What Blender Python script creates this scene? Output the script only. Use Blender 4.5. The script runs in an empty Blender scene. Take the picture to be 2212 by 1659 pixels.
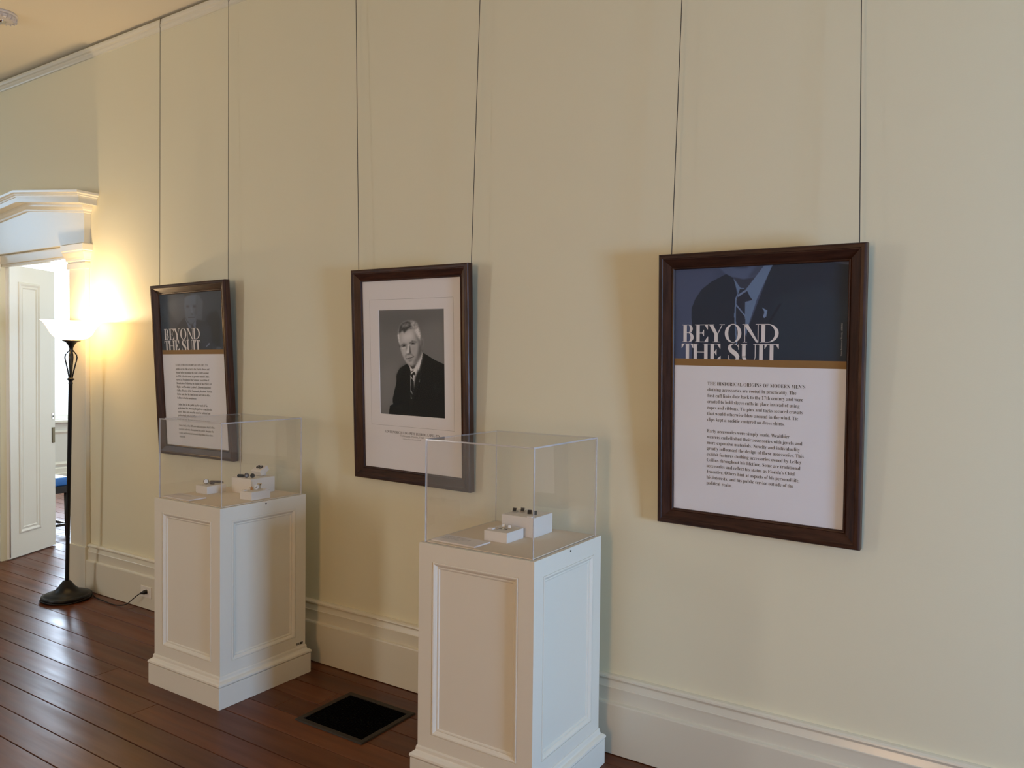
import bpy, bmesh, math, random
import numpy as np
from mathutils import Vector, Matrix

random.seed(7)
SC = bpy.context.scene
COL = SC.collection
PI = math.pi

def lin(r, g, b):
    f = lambda c: (c / 255) / 12.92 if c <= 10 else ((c / 255 + 0.055) / 1.055) ** 2.4
    return (f(r), f(g), f(b))

# ------------------------------------------------------------------ camera
cam_d = bpy.data.cameras.new('camera')
cam = bpy.data.objects.new('camera', cam_d)
COL.objects.link(cam)
cam_d.sensor_fit = 'HORIZONTAL'
cam_d.sensor_width = 36.0
cam_d.lens = 1677.4 / 2212 * 36.0
cam_d.clip_start = 0.05
_fw = Vector((-0.544202, 0.838536, -0.026487)).normalized()
_rt = Vector((0.838616, 0.544608, 0.011232)).normalized()
_up = _rt.cross(_fw)
_m = Matrix((_rt, _up, -_fw)).transposed().to_4x4()
_m.translation = Vector((0.0, -2.92485, 1.61))
cam.matrix_world = _m
SC.camera = cam

# ------------------------------------------------------------------ world, exposure
w = bpy.data.worlds.new('sky')
SC.world = w
w.use_nodes = True
w.node_tree.nodes['Background'].inputs[0].default_value = (0.80, 0.91, 1.0, 1)
w.node_tree.nodes['Background'].inputs[1].default_value = 2.2
SC.view_settings.view_transform = 'Standard'
SC.view_settings.look = 'None'
SC.view_settings.exposure = 0.0
SC.view_settings.gamma = 1.0
SC.view_settings.use_curve_mapping = False
cy = SC.cycles
cy.use_denoising = True
cy.max_bounces = 8
cy.diffuse_bounces = 5
cy.glossy_bounces = 4
cy.transparent_max_bounces = 24
cy.caustics_reflective = False
cy.caustics_refractive = False
cy.sample_clamp_indirect = 5.0

# ------------------------------------------------------------------ daylight and added fill light at the windows
def area(name, loc, target, sx, sy, power, col, spread=PI):
    d = bpy.data.lights.new(name, 'AREA')
    d.shape = 'RECTANGLE'; d.size = sx; d.size_y = sy
    d.energy = power; d.color = col; d.spread = spread
    o = bpy.data.objects.new(name, d); COL.objects.link(o)
    o.location = loc
    o.rotation_euler = (Vector(target) - Vector(loc)).to_track_quat('-Z', 'Z').to_euler()
    return o
WIN_R = dict(y0=-2.05, y1=-1.20, z0=0.30, z1=2.15)      # daylight window in the wall at the right
WIN_F = dict(x0=-1.2, x1=-0.4, z0=0.7, z1=2.6)       # window behind the camera
WIN_G = dict(x0=-6.40, x1=-5.65, z0=0.7, z1=3.0)      # unseen second window added to that wall, for fill light at the left
WIN_L = dict(y0=-2.25, y1=-1.10, z0=2.64, z1=3.50)      # high window in the left end wall
WIN_A = dict(y0=1.30, y1=2.70, z0=0.84, z1=3.15)        # window of the room beyond the door
XR, XL, YF, ZC = 3.6, -9.2, -5.6, 3.735
XA, YA = -10.0, 4.6
area('daylight_right', (XR + 0.16, -1.625, 1.22), (0, -1.625, 1.22), 0.95, 1.95, 545, (0.37, 0.60, 0.99))
area('warm_front', (-0.8, YF - 0.16, 1.65), (-0.8, 0, 1.65), 0.9, 1.9, 68, (1.0, 0.47, 0.10))  # orange area light shining in through the window behind the camera
area('fill_front_left', (-6.02, YF - 0.16, 1.85), (-6.02, 0, 1.85), 0.8, 2.3, 72, (0.95, 0.90, 0.90))  # added fill for the left of the room, kept out of glass reflections
area('daylight_left', (XL - 0.16, -1.675, 3.07), (0, -1.675, 3.07), 1.2, 0.92, 14, (0.28, 0.62, 1.0))
area('daylight_beyond', (XA - 0.16, 2.0, 2.0), (0, 2.0, 2.0), 1.5, 2.4, 430, (0.66, 0.80, 1.0))
area('fill_beyond_back', (-5.6, YA + 0.16, 1.9), (-6.4, 0, 1.4), 1.2, 2.2, 34, (0.84, 0.92, 1.0))  # added fill light that brightens the open door leaf

# ------------------------------------------------------------------ node helpers and materials
def mat(name, base, rough=0.5, spec=0.5, metal=0.0, coat=0.0, coat_rough=0.1, bump=None, vary=None, rough_vary=None, rnd=0.0, stretch=(1, 1, 1)):
    m = bpy.data.materials.new(name); m.use_nodes = True
    nt = m.node_tree; N = nt.nodes; L = nt.links
    p = N['Principled BSDF']
    p.inputs['Base Color'].default_value = (*base, 1)
    p.inputs['Roughness'].default_value = rough
    p.inputs['Metallic'].default_value = metal
    p.inputs['Specular IOR Level'].default_value = spec
    p.inputs['Coat Weight'].default_value = coat
    p.inputs['Coat Roughness'].default_value = coat_rough
    tc = N.new('ShaderNodeTexCoord'); mp = N.new('ShaderNodeMapping')
    mp.inputs['Scale'].default_value = stretch
    L.new(tc.outputs['Object'], mp.inputs['Vector'])
    vec = mp.outputs['Vector']
    if rnd:
        oi = N.new('ShaderNodeObjectInfo')
        add = N.new('ShaderNodeVectorMath'); add.operation = 'ADD'
        sc = N.new('ShaderNodeMath'); sc.operation = 'MULTIPLY'; sc.inputs[1].default_value = 37.0
        L.new(oi.outputs['Random'], sc.inputs[0])
        L.new(vec, add.inputs[0]); L.new(sc.outputs[0], add.inputs[1])
        vec = add.outputs[0]
    col_out = None
    if vary:
        col2, scale, det = vary
        n = N.new('ShaderNodeTexNoise'); n.inputs['Scale'].default_value = scale; n.inputs['Detail'].default_value = det
        n.inputs['Roughness'].default_value = 0.6
        L.new(vec, n.inputs['Vector'])
        r = N.new('ShaderNodeValToRGB')
        r.color_ramp.elements[0].position = 0.34; r.color_ramp.elements[1].position = 0.68
        r.color_ramp.elements[0].color = (*base, 1); r.color_ramp.elements[1].color = (*col2, 1)
        L.new(n.outputs['Fac'], r.inputs['Fac'])
        col_out = r.outputs['Color']
    if rnd:
        hsv = N.new('ShaderNodeHueSaturation')
        mr = N.new('ShaderNodeMapRange'); mr.inputs['To Min'].default_value = 1 - rnd; mr.inputs['To Max'].default_value = 1 + rnd
        L.new(oi.outputs['Random'], mr.inputs['Value']); L.new(mr.outputs[0], hsv.inputs['Value'])
        if col_out: L.new(col_out, hsv.inputs['Color'])
        else: hsv.inputs['Color'].default_value = (*base, 1)
        col_out = hsv.outputs['Color']
    if col_out: L.new(col_out, p.inputs['Base Color'])
    if rough_vary:
        lo, hi, scale = rough_vary
        n2 = N.new('ShaderNodeTexNoise'); n2.inputs['Scale'].default_value = scale; n2.inputs['Detail'].default_value = 4
        L.new(vec, n2.inputs['Vector'])
        m2 = N.new('ShaderNodeMapRange'); m2.inputs['From Min'].default_value = 0.3; m2.inputs['From Max'].default_value = 0.7
        m2.inputs['To Min'].default_value = lo; m2.inputs['To Max'].default_value = hi
        L.new(n2.outputs['Fac'], m2.inputs['Value']); L.new(m2.outputs[0], p.inputs['Roughness'])
    if bump:
        scale, strength, dist = bump
        n3 = N.new('ShaderNodeTexNoise'); n3.inputs['Scale'].default_value = scale; n3.inputs['Detail'].default_value = 3
        L.new(vec, n3.inputs['Vector'])
        b = N.new('ShaderNodeBump'); b.inputs['Strength'].default_value = strength; b.inputs['Distance'].default_value = dist
        L.new(n3.outputs['Fac'], b.inputs['Height']); L.new(b.outputs[0], p.inputs['Normal'])
    return m

def clear_mat(name, tint, rough, low, high, body=0.0, body_col=(0.8, 0.8, 0.85)):
    """thin clear sheet: passes light straight on, reflects by the viewing angle"""
    m = bpy.data.materials.new(name); m.use_nodes = True
    nt = m.node_tree; N = nt.nodes; L = nt.links
    N.remove(N['Principled BSDF'])
    t = N.new('ShaderNodeBsdfTransparent'); t.inputs[0].default_value = (*tint, 1)
    g = N.new('ShaderNodeBsdfAnisotropic'); g.inputs['Roughness'].default_value = rough
    lw = N.new('ShaderNodeFresnel'); lw.inputs['IOR'].default_value = 1.49
    mr = N.new('ShaderNodeMapRange'); mr.inputs['To Min'].default_value = low; mr.inputs['To Max'].default_value = high
    mx = N.new('ShaderNodeMixShader')
    ge = N.new('ShaderNodeNewGeometry')
    inv = N.new('ShaderNodeMath'); inv.operation = 'SUBTRACT'; inv.inputs[0].default_value = 1.0
    L.new(ge.outputs['Backfacing'], inv.inputs[1])
    mu = N.new('ShaderNodeMath'); mu.operation = 'MULTIPLY'
    L.new(lw.outputs[0], mr.inputs['Value']); L.new(mr.outputs[0], mu.inputs[0]); L.new(inv.outputs[0], mu.inputs[1]); L.new(mu.outputs[0], mx.inputs[0])
    L.new(t.outputs[0], mx.inputs[1]); L.new(g.outputs[0], mx.inputs[2])
    out = mx.outputs[0]
    if body:
        d = N.new('ShaderNodeBsdfDiffuse'); d.inputs[0].default_value = (*body_col, 1)
        m2 = N.new('ShaderNodeMixShader'); m2.inputs[0].default_value = body
        L.new(out, m2.inputs[1]); L.new(d.outputs[0], m2.inputs[2]); out = m2.outputs[0]
    L.new(out, N['Material Output'].inputs[0])
    return m

M = {}
M['wall'] = mat('wall_paint', (0.79, 0.745, 0.55), 0.62, 0.35, bump=(240, 0.10, 0.002))
M['ceiling'] = mat('ceiling_paint', (0.80, 0.72, 0.55), 0.8, 0.2, bump=(180, 0.08, 0.002))
M['trim'] = mat('trim_enamel', (0.74, 0.70, 0.57), 0.22, 0.5, bump=(30, 0.12, 0.003))
M['door'] = mat('door_paint', (0.84, 0.82, 0.75), 0.36, 0.45, bump=(40, 0.08, 0.002))
M['pedestal'] = mat('pedestal_paint', (0.80, 0.755, 0.64), 0.5, 0.4, bump=(300, 0.03, 0.001))
M['linen'] = mat('linen_deck', (0.80, 0.70, 0.56), 0.9, 0.1, bump=(900, 0.25, 0.001))
M['sub'] = mat('subfloor_dark', (0.010, 0.006, 0.004), 0.9, 0.1)
M['plank'] = mat('floor_plank', (0.088, 0.021, 0.006), 0.36, 0.36, vary=((0.150, 0.044, 0.014), 5.0, 6), rough_vary=(0.29, 0.42, 7.0),
                 bump=(9, 0.10, 0.004), rnd=0.22, stretch=(0.22, 3.2, 3.2))
M['walnut'] = mat('walnut_frame', (0.024, 0.0085, 0.0055), 0.40, 0.28, vary=((0.068, 0.026, 0.014), 9.0, 7), rough_vary=(0.32, 0.46, 12), bump=(60, 0.05, 0.001), rnd=0.15, stretch=(0.9, 9, 9))
M['paper'] = mat('poster_paper', (0.885, 0.89, 0.94), 0.7, 0.2)
M['gold'] = mat('gold_band', (0.30, 0.165, 0.055), 0.6, 0.3)
M['ink'] = mat('black_ink', (0.025, 0.022, 0.022), 0.7, 0.2)
M['grey_ink'] = mat('grey_ink', (0.22, 0.21, 0.21), 0.7, 0.2)
M['white_ink'] = mat('white_print', (0.84, 0.82, 0.83), 0.7, 0.2)
M['pale_ink'] = mat('pale_blue_ink', (0.42, 0.45, 0.50), 0.7, 0.2)
M['mat_board'] = mat('mat_board', (0.895, 0.875, 0.88), 0.8, 0.15, bump=(500, 0.05, 0.001))
M['glass'] = clear_mat('picture_glass', (0.99, 0.99, 0.99), 0.02, 0.0, 0.55)
M['acrylic'] = clear_mat('acrylic_sheet', (0.992, 0.990, 0.988), 0.015, 0.015, 1.0, body=0.022, body_col=(0.86, 0.79, 0.69))  # pale diffuse share imitates the haze of room reflections
M['acrylic_edge'] = clear_mat('acrylic_edge', (0.62, 0.60, 0.64), 0.12, 0.35, 0.9, body=0.45, body_col=(0.88, 0.85, 0.84))
M['pane'] = clear_mat('window_glass', (0.97, 0.98, 0.98), 0.0, 0.0, 0.8)
M['wire'] = mat('dark_wire', (0.018, 0.014, 0.010), 0.5, 0.4)
M['black_metal'] = mat('dark_bronze_metal', (0.005, 0.005, 0.006), 0.36, 0.35)
M['black_plastic'] = mat('black_plastic', (0.010, 0.010, 0.010), 0.5, 0.4)
M['vent'] = mat('vent_bronze', (0.035, 0.026, 0.018), 0.6, 0.3)
M['void'] = mat('duct_black', (0.002, 0.002, 0.002), 0.9, 0.05)
M['riser'] = mat('white_riser_paint', (0.80, 0.76, 0.70), 0.75, 0.2, bump=(140, 0.08, 0.001))
M['card'] = mat('white_card', (0.82, 0.77, 0.74), 0.75, 0.2)
M['silver'] = mat('silver_metal', (0.75, 0.73, 0.70), 0.2, 0.5, metal=1.0)
M['gold_metal'] = mat('gold_metal', (0.55, 0.26, 0.07), 0.32, 0.5, metal=0.9)
M['onyx'] = mat('black_onyx', (0.008, 0.008, 0.009), 0.18, 0.5)
M['taupe'] = mat('tarnished_metal', (0.17, 0.13, 0.10), 0.38, 0.5, metal=0.6)
M['pearl'] = mat('white_enamel', (0.85, 0.85, 0.84), 0.25, 0.5)
M['plastic'] = mat('white_plastic', (0.82, 0.78, 0.70), 0.4, 0.4)
M['detector'] = mat('detector_plastic', (0.62, 0.57, 0.52), 0.3, 0.5)
M['navy'] = mat('blue_cushion', (0.04, 0.17, 0.52), 0.42, 0.45, bump=(200, 0.1, 0.001))
M['bench'] = mat('dark_bench_wood', (0.016, 0.012, 0.011), 0.4, 0.5)
M['brass'] = mat('aged_brass', (0.16, 0.13, 0.08), 0.35, 0.5, metal=0.9)

def bowl_mat():
    m = bpy.data.materials.new('alabaster_glass'); m.use_nodes = True
    nt = m.node_tree; N = nt.nodes; L = nt.links
    N.remove(N['Principled BSDF'])
    tl = N.new('ShaderNodeBsdfTranslucent'); tl.inputs[0].default_value = (0.95, 0.86, 0.66, 1)
    df = N.new('ShaderNodeBsdfDiffuse'); df.inputs[0].default_value = (0.9, 0.85, 0.74, 1)
    tr = N.new('ShaderNodeBsdfTransparent'); tr.inputs[0].default_value = (1.0, 0.88, 0.62, 1)
    a = N.new('ShaderNodeMixShader'); a.inputs[0].default_value = 0.3
    b = N.new('ShaderNodeMixShader'); b.inputs[0].default_value = 0.55
    L.new(tl.outputs[0], a.inputs[1]); L.new(df.outputs[0], a.inputs[2])
    L.new(a.outputs[0], b.inputs[1]); L.new(tr.outputs[0], b.inputs[2])
    e = N.new('ShaderNodeEmission'); e.inputs[0].default_value = (1.0, 0.80, 0.50, 1); e.inputs[1].default_value = 1.6
    ad = N.new('ShaderNodeAddShader')
    L.new(b.outputs[0], ad.inputs[0]); L.new(e.outputs[0], ad.inputs[1])
    L.new(ad.outputs[0], N['Material Output'].inputs[0])
    return m
M['bowl'] = bowl_mat()
def emit_mat(name, col, s):
    m = bpy.data.materials.new(name); m.use_nodes = True
    N = m.node_tree.nodes; N.remove(N['Principled BSDF'])
    e = N.new('ShaderNodeEmission'); e.inputs[0].default_value = (*col, 1); e.inputs[1].default_value = s
    m.node_tree.links.new(e.outputs[0], N['Material Output'].inputs[0])
    return m
M['bulb'] = emit_mat('lit_bulb', (1.0, 0.74, 0.40), 30)

# ------------------------------------------------------------------ object helpers
def link(name, me, m, parent=None, smooth=False):
    if smooth:
        for p in me.polygons: p.use_smooth = True
    o = bpy.data.objects.new(name, me)
    if m is not None and not me.materials: me.materials.append(m)
    COL.objects.link(o)
    if parent is not None: o.parent = parent
    return o
def obj(name, bm, m, parent=None, smooth=False, normals=True):
    if normals: bmesh.ops.recalc_face_normals(bm, faces=bm.faces[:])
    me = bpy.data.meshes.new(name); bm.to_mesh(me); bm.free()
    return link(name, me, m, parent, smooth)
def tag(o, label, cat, group=None):
    o['label'] = label; o['category'] = cat
    if group: o['group'] = group
    return o
def thing(name, label, cat, loc=(0, 0, 0), rz=0.0, group=None):
    o = bpy.data.objects.new(name, None); COL.objects.link(o)
    o.empty_display_size = 0.05
    o.location = loc; o.rotation_euler = (0, 0, rz)
    return tag(o, label, cat, group)
def struct(o):
    o['kind'] = 'structure'; return o
def empty_struct(name, loc=(0, 0, 0)):
    o = bpy.data.objects.new(name, None); COL.objects.link(o); o.location = loc
    return struct(o)
def add_box(bm, lo, hi, bevel=0.0, mtx=None):
    lo = Vector(lo); hi = Vector(hi); c = (lo + hi) / 2; s = hi - lo
    r = bmesh.ops.create_cube(bm, size=1.0, matrix=Matrix.Translation(c) @ Matrix.Diagonal((*s, 1)))
    vs = r['verts']
    if bevel:
        es = list({e for v in vs for e in v.link_edges})
        rb = bmesh.ops.bevel(bm, geom=es, offset=bevel, segments=2, affect='EDGES', profile=0.6)
        vs = list({v for f in rb['faces'] for v in f.verts} | {v for v in vs if v.is_valid})
    if mtx is not None: bmesh.ops.transform(bm, matrix=mtx, verts=[v for v in vs if v.is_valid])
    return bm
def box(lo, hi, bevel=0.0):
    return add_box(bmesh.new(), lo, hi, bevel)
def add_lathe(bm, prof, seg=32, mtx=None, cap=True):
    rings = []
    for r, z in prof:
        rings.append([bm.verts.new((r * math.cos(2 * PI * i / seg), r * math.sin(2 * PI * i / seg), z)) for i in range(seg)])
    for a, b in zip(rings, rings[1:]):
        for i in range(seg):
            j = (i + 1) % seg
            bm.faces.new((a[i], a[j], b[j], b[i]))
    if cap:
        bm.faces.new(rings[0][::-1]); bm.faces.new(rings[-1])
    if mtx is not None: bmesh.ops.transform(bm, matrix=mtx, verts=[v for r in rings for v in r])
    return bm
def lathe(prof, seg=32, cap=True): return add_lathe(bmesh.new(), prof, seg, None, cap)
def add_tube(bm, pts, r, seg=8):
    pts = [Vector(p) for p in pts]
    rings = []; ref = Vector((0.13, 0.31, 0.94)).normalized()
    for i, p in enumerate(pts):
        t = (pts[min(i + 1, len(pts) - 1)] - pts[max(i - 1, 0)]).normalized()
        rf = ref if abs(t.dot(ref)) < 0.93 else Vector((1, 0.1, 0)).normalized()
        u = t.cross(rf).normalized(); v = t.cross(u).normalized()
        rr = r[i] if isinstance(r, (list, tuple)) else r
        rings.append([bm.verts.new(p + (u * math.cos(2 * PI * k / seg) + v * math.sin(2 * PI * k / seg)) * rr) for k in range(seg)])
    for a, b in zip(rings, rings[1:]):
        for k in range(seg):
            j = (k + 1) % seg
            bm.faces.new((a[k], a[j], b[j], b[k]))
    bm.faces.new(rings[0][::-1]); bm.faces.new(rings[-1])
    return bm
def loft(bm, paths, close=True):
    """paths: one list of points for each point of a profile; neighbours are skinned together"""
    V = [[bm.verts.new(p) for p in path] for path in paths]
    n = len(V)
    for i in range(n if close else n - 1):
        a = V[i]; b = V[(i + 1) % n]
        for k in range(len(a) - 1):
            bm.faces.new((a[k], a[k + 1], b[k + 1], b[k]))
    if close:
        bm.faces.new([p[0] for p in V]); bm.faces.new([p[-1] for p in V][::-1])
    return bm
def extrude_x(prof, x0, x1):
    """prof: (y, z) points"""
    return loft(bmesh.new(), [[(x0, y, z), (x1, y, z)] for y, z in prof])
def extrude_y(prof, y0, y1):
    return loft(bmesh.new(), [[(x, y0, z), (x, y1, z)] for x, z in prof])
def rect_mould(wd, ht, prof, bm=None):
    """closed rectangular moulding in local XZ (x 0..wd, z 0..ht); prof: (inset, -y relief)"""
    bm = bm or bmesh.new()
    rings = []
    for d, n in prof:
        rings.append([bm.verts.new((d, -n, d)), bm.verts.new((wd - d, -n, d)), bm.verts.new((wd - d, -n, ht - d)), bm.verts.new((d, -n, ht - d))])
    for a, b in zip(rings, rings[1:]):
        for k in range(4):
            j = (k + 1) % 4
            bm.faces.new((a[k], a[j], b[j], b[k]))
    return bm

# ------------------------------------------------------------------ floor
floor = struct(obj('floor', box((XA - 0.2, YF - 0.1, -0.10), (XR + 0.1, YA, -0.021)), M['sub']))
def plank(x0, x1, y0, y1, dz):
    g = 0.0016; c = 0.0016
    x0 += 0.0007; x1 -= 0.0007; y0 += g; y1 -= g
    xm, ym = (x0 + x1) / 2, (y0 + y1) / 2
    hx, hy = (x1 - x0) / 2, (y1 - y0) / 2
    bm = bmesh.new()
    lv = [(-hx, -hy, -0.02), (hx, -hy, -0.02), (hx, hy, -0.02), (-hx, hy, -0.02)]
    mv = [(x, y, -c) for x, y, z in lv]
    tv = [(-hx + c, -hy + c, 0), (hx - c, -hy + c, 0), (hx - c, hy - c, 0), (-hx + c, hy - c, 0)]
    R = [[bm.verts.new(p) for p in q] for q in (lv, mv, tv)]
    for a, b in zip(R, R[1:]):
        for k in range(4):
            bm.faces.new((a[k], a[(k + 1) % 4], b[(k + 1) % 4], b[k]))
    bm.faces.new(R[2]); bm.faces.new(R[0][::-1])
    o = obj('plank', bm, M['plank'], floor, normals=False)
    o.location = (xm, ym, dz)
BW = 0.1393
joints = {5: [-3.887], 6: [-3.329], 3: [-2.86], 2: [-2.72, 0.4]}
k = -33
while True:
    y1 = -0.1089 - BW * (k - 1); y0 = y1 - BW
    if y1 < YF: break
    inner = y0 < 0.02
    xa, xb = (XL - 0.05, XR + 0.05) if inner else (XA - 0.1, -4.6)
    if abs(y0) < 0.16 and inner: xa = XA - 0.1
    js = list(joints.get(k, []))
    if not js:
        x = xa + random.uniform(1.2, 4.2)
        while x < xb - 0.8:
            js.append(x); x += random.uniform(2.8, 4.8)
    else:
        js += [js[0] - 3.4] + ([js[-1] + 3.6] if js[-1] + 3.6 < xb - 0.5 else [])
    xs = [xa] + sorted(js) + [xb]
    for a, b in zip(xs, xs[1:]):
        plank(a, b, max(y0, YF - 0.08), min(y1, YA), random.uniform(-0.0006, 0.0))
    k += 1

# ------------------------------------------------------------------ walls and ceiling
DX0, DX1, DZ = -6.69, -5.60, 2.375          # door opening in the back wall
TW = 0.05
bm = bmesh.new()
add_box(bm, (XA - 0.15, 0, 0), (DX0, TW, ZC)); add_box(bm, (DX1, 0, 0), (XR + 0.15, TW, ZC)); add_box(bm, (DX0, 0, DZ), (DX1, TW, ZC))
struct(obj('wall_back', bm, M['wall']))
def wall_x(name, xi, xo, y0, y1, W):
    bm = bmesh.new(); a, b = min(xi, xo), max(xi, xo)
    add_box(bm, (a, y0, 0), (b, W['y0'], ZC)); add_box(bm, (a, W['y1'], 0), (b, y1, ZC))
    add_box(bm, (a, W['y0'], 0), (b, W['y1'], W['z0'])); add_box(bm, (a, W['y0'], W['z1']), (b, W['y1'], ZC))
    return struct(obj(name, bm, M['wall']))
wall_x('wall_right', XR, XR + 0.12, YF, 0, WIN_R)
wall_x('wall_left', XL, XL - 0.12, YF, 0, WIN_L)
bm = bmesh.new()
for xa, xb in ((XL - 0.12, WIN_G['x0']), (WIN_G['x1'], WIN_F['x0']), (WIN_F['x1'], XR + 0.12)): add_box(bm, (xa, YF - 0.12, 0), (xb, YF, ZC))
for W in (WIN_F, WIN_G):
    add_box(bm, (W['x0'], YF - 0.12, 0), (W['x1'], YF, W['z0'])); add_box(bm, (W['x0'], YF - 0.12, W['z1']), (W['x1'], YF, ZC))
struct(obj('wall_front', bm, M['wall']))
M['wall_beyond'] = mat('white_wall_paint', (0.80, 0.80, 0.77), 0.6, 0.3)
w5 = wall_x('wall_beyond_left', XA, XA - 0.12, TW, YA, WIN_A); w5.data.materials[0] = M['wall_beyond']
WIN_B = dict(x0=-6.2, x1=-5.0, z0=0.8, z1=3.0)  # unseen window added so fill light reaches the door leaf
bm = bmesh.new()
add_box(bm, (XA - 0.12, YA, 0), (WIN_B['x0'], YA + 0.1, ZC)); add_box(bm, (WIN_B['x1'], YA, 0), (-4.4, YA + 0.1, ZC))
add_box(bm, (WIN_B['x0'], YA, 0), (WIN_B['x1'], YA + 0.1, WIN_B['z0'])); add_box(bm, (WIN_B['x0'], YA, WIN_B['z1']), (WIN_B['x1'], YA + 0.1, ZC))
struct(obj('wall_beyond_back', bm, M['wall_beyond']))
struct(obj('wall_beyond_right', box((-4.6, TW, 0), (-4.5, YA, ZC)), M['wall_beyond']))
bm = box((XL - 0.12, YF - 0.12, ZC), (XR + 0.12, TW, ZC + 0.08)); add_box(bm, (XA - 0.12, TW, ZC), (-4.4, YA + 0.1, ZC + 0.08))
struct(obj('ceiling', bm, M['ceiling']))

# windows: frame, sash bars, panes, sill
def window(n, axis, wall, sgn, W, bars_v, bars_h):
    """axis 'x': in a wall of constant x; sgn: direction of the room"""
    root = empty_struct('window_%d' % n)
    a0, a1 = (W['y0'], W['y1']) if axis == 'x' else (W['x0'], W['x1'])
    z0, z1 = W['z0'], W['z1']
    def bx(bm, u0, u1, d0, d1, za, zb):
        d0, d1 = sorted((wall + sgn * d0, wall + sgn * d1))
        if axis == 'x': add_box(bm, (d0, u0, za), (d1, u1, zb))
        else: add_box(bm, (u0, d0, za), (u1, d1, zb))
    c = 0.11
    bm = bmesh.new()
    bx(bm, a0 - c, a0, 0, 0.025, z0 - 0.03, z1 + c); bx(bm, a1, a1 + c, 0, 0.025, z0 - 0.03, z1 + c); bx(bm, a0, a1, 0, 0.025, z1, z1 + c)
    obj('casing', bm, M['trim'], root)
    bm = bmesh.new(); bx(bm, a0 - c - 0.03, a1 + c + 0.03, -0.02, 0.06, z0 - 0.03, z0); obj('sill', bm, M['trim'], root)
    bm = bmesh.new()
    bx(bm, a0, a0 + 0.045, -0.10, -0.05, z0, z1); bx(bm, a1 - 0.045, a1, -0.10, -0.05, z0, z1)
    bx(bm, a0 + 0.045, a1 - 0.045, -0.10, -0.05, z0, z0 + 0.06); bx(bm, a0 + 0.045, a1 - 0.045, -0.10, -0.05, z1 - 0.05, z1)
    obj('sash', bm, M['trim'], root)
    for i in range(1, bars_h + 1):
        z = z0 + (z1 - z0) * i / (bars_h + 1); bm = bmesh.new()
        bx(bm, a0 + 0.045, a1 - 0.045, -0.09, -0.06, z - 0.02, z + 0.02); obj('meeting_rail', bm, M['trim'], root)
    for i in range(1, bars_v + 1):
        u = a0 + (a1 - a0) * i / (bars_v + 1); bm = bmesh.new()
        bx(bm, u - 0.011, u + 0.011, -0.088, -0.062, z0 + 0.06, z1 - 0.05); obj('glazing_bar', bm, M['trim'], root)
    bm = bmesh.new(); bx(bm, a0 + 0.04, a1 - 0.04, -0.077, -0.073, z0 + 0.05, z1 - 0.04); obj('pane', bm, M['pane'], root)
    return root
window(1, 'x', XR, -1, WIN_R, 1, 1)
window(2, 'y', YF, 1, WIN_F, 1, 1)
window(5, 'y', YF, 1, WIN_G, 1, 1)  # unseen, added for the fill light at the left
window(3, 'x', XL, 1, WIN_L, 1, 0)
window(6, 'y', YA, -1, WIN_B, 1, 1)  # unseen, added for the fill light on the door leaf
w4 = window(4, 'x', XA, 1, WIN_A, 0, 1)
for o in w4.children:
    if o.data.materials[0] == M['trim']: o.data.materials[0] = M['door']
# panelling under the far window
bm = rect_mould(1.5, 0.44, [(0, 0), (0.0, 0.012), (0.02, 0.016), (0.035, 0.006), (0.05, 0.0)])
o = obj('panel_moulding', bm, M['door'], w4); o.rotation_euler = (0, 0, PI / 2); o.location = (XA, 1.3, 0.27)
prof_b = [(0, 0), (-0.03, 0), (-0.03, 0.17), (-0.02, 0.18), (-0.018, 0.235), (-0.008, 0.245), (0, 0.25)]
struct(obj('baseboard_beyond_left', extrude_y([(XA - y, z) for y, z in prof_b], TW, YA), M['door']))

# picture rail along the top of the back wall
rail = [(0, 3.664), (-0.010, 3.664), (-0.013, 3.672), (-0.022, 3.682), (-0.024, 3.690), (-0.034, 3.694), (-0.042, 3.704), (-0.044, 3.714), (-0.036, 3.722), (-0.022, 3.720), (0, 3.717)]
struct(obj('trim_1', extrude_x(rail, XL, XR), M['trim']))
# baseboards
base = [(0, 0.003), (-0.035, 0.003), (-0.0352, 0.206), (-0.0335, 0.2125), (-0.021, 0.2165), (-0.0205, 0.268), (-0.0245, 0.2695), (-0.0245, 0.2735), (-0.0225, 0.2755),
        (-0.0150, 0.298), (-0.0150, 0.3015), (-0.021, 0.304), (-0.0235, 0.310), (-0.022, 0.316), (-0.016, 0.3215), (-0.006, 0.3235), (0, 0.3235)]
struct(obj('baseboard_back', extrude_x(base, -5.388, XR), M['trim']))
struct(obj('baseboard_back_left', extrude_x(base, XL, -6.905), M['trim']))
struct(obj('baseboard_front', extrude_x([(YF - y, z) for y, z in base], XL, XR), M['trim']))
struct(obj('baseboard_right', extrude_y([(XR + y, z) for y, z in base], YF, 0), M['trim']))

# ------------------------------------------------------------------ door with its surround
door = empty_struct('door_1', (0, 0, 0))
CX = -6.145
PX0, PX1 = -5.60, -5.39
def sidebox(name, x0, x1, y0, z0, z1, bevel=0.003):
    for s in (1, -1):
        a, b = (x0, x1) if s > 0 else (2 * CX - x1, 2 * CX - x0)
        obj(name, box((a, y0, z0), (b, -0.0003, z1), bevel), M['trim'], door)
sidebox('pilaster', PX0, PX1, -0.030, 0.30, 2.235)
sidebox('plinth_block', PX0 - 0.003, PX1 + 0.004, -0.040, 0.003, 0.302)
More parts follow.
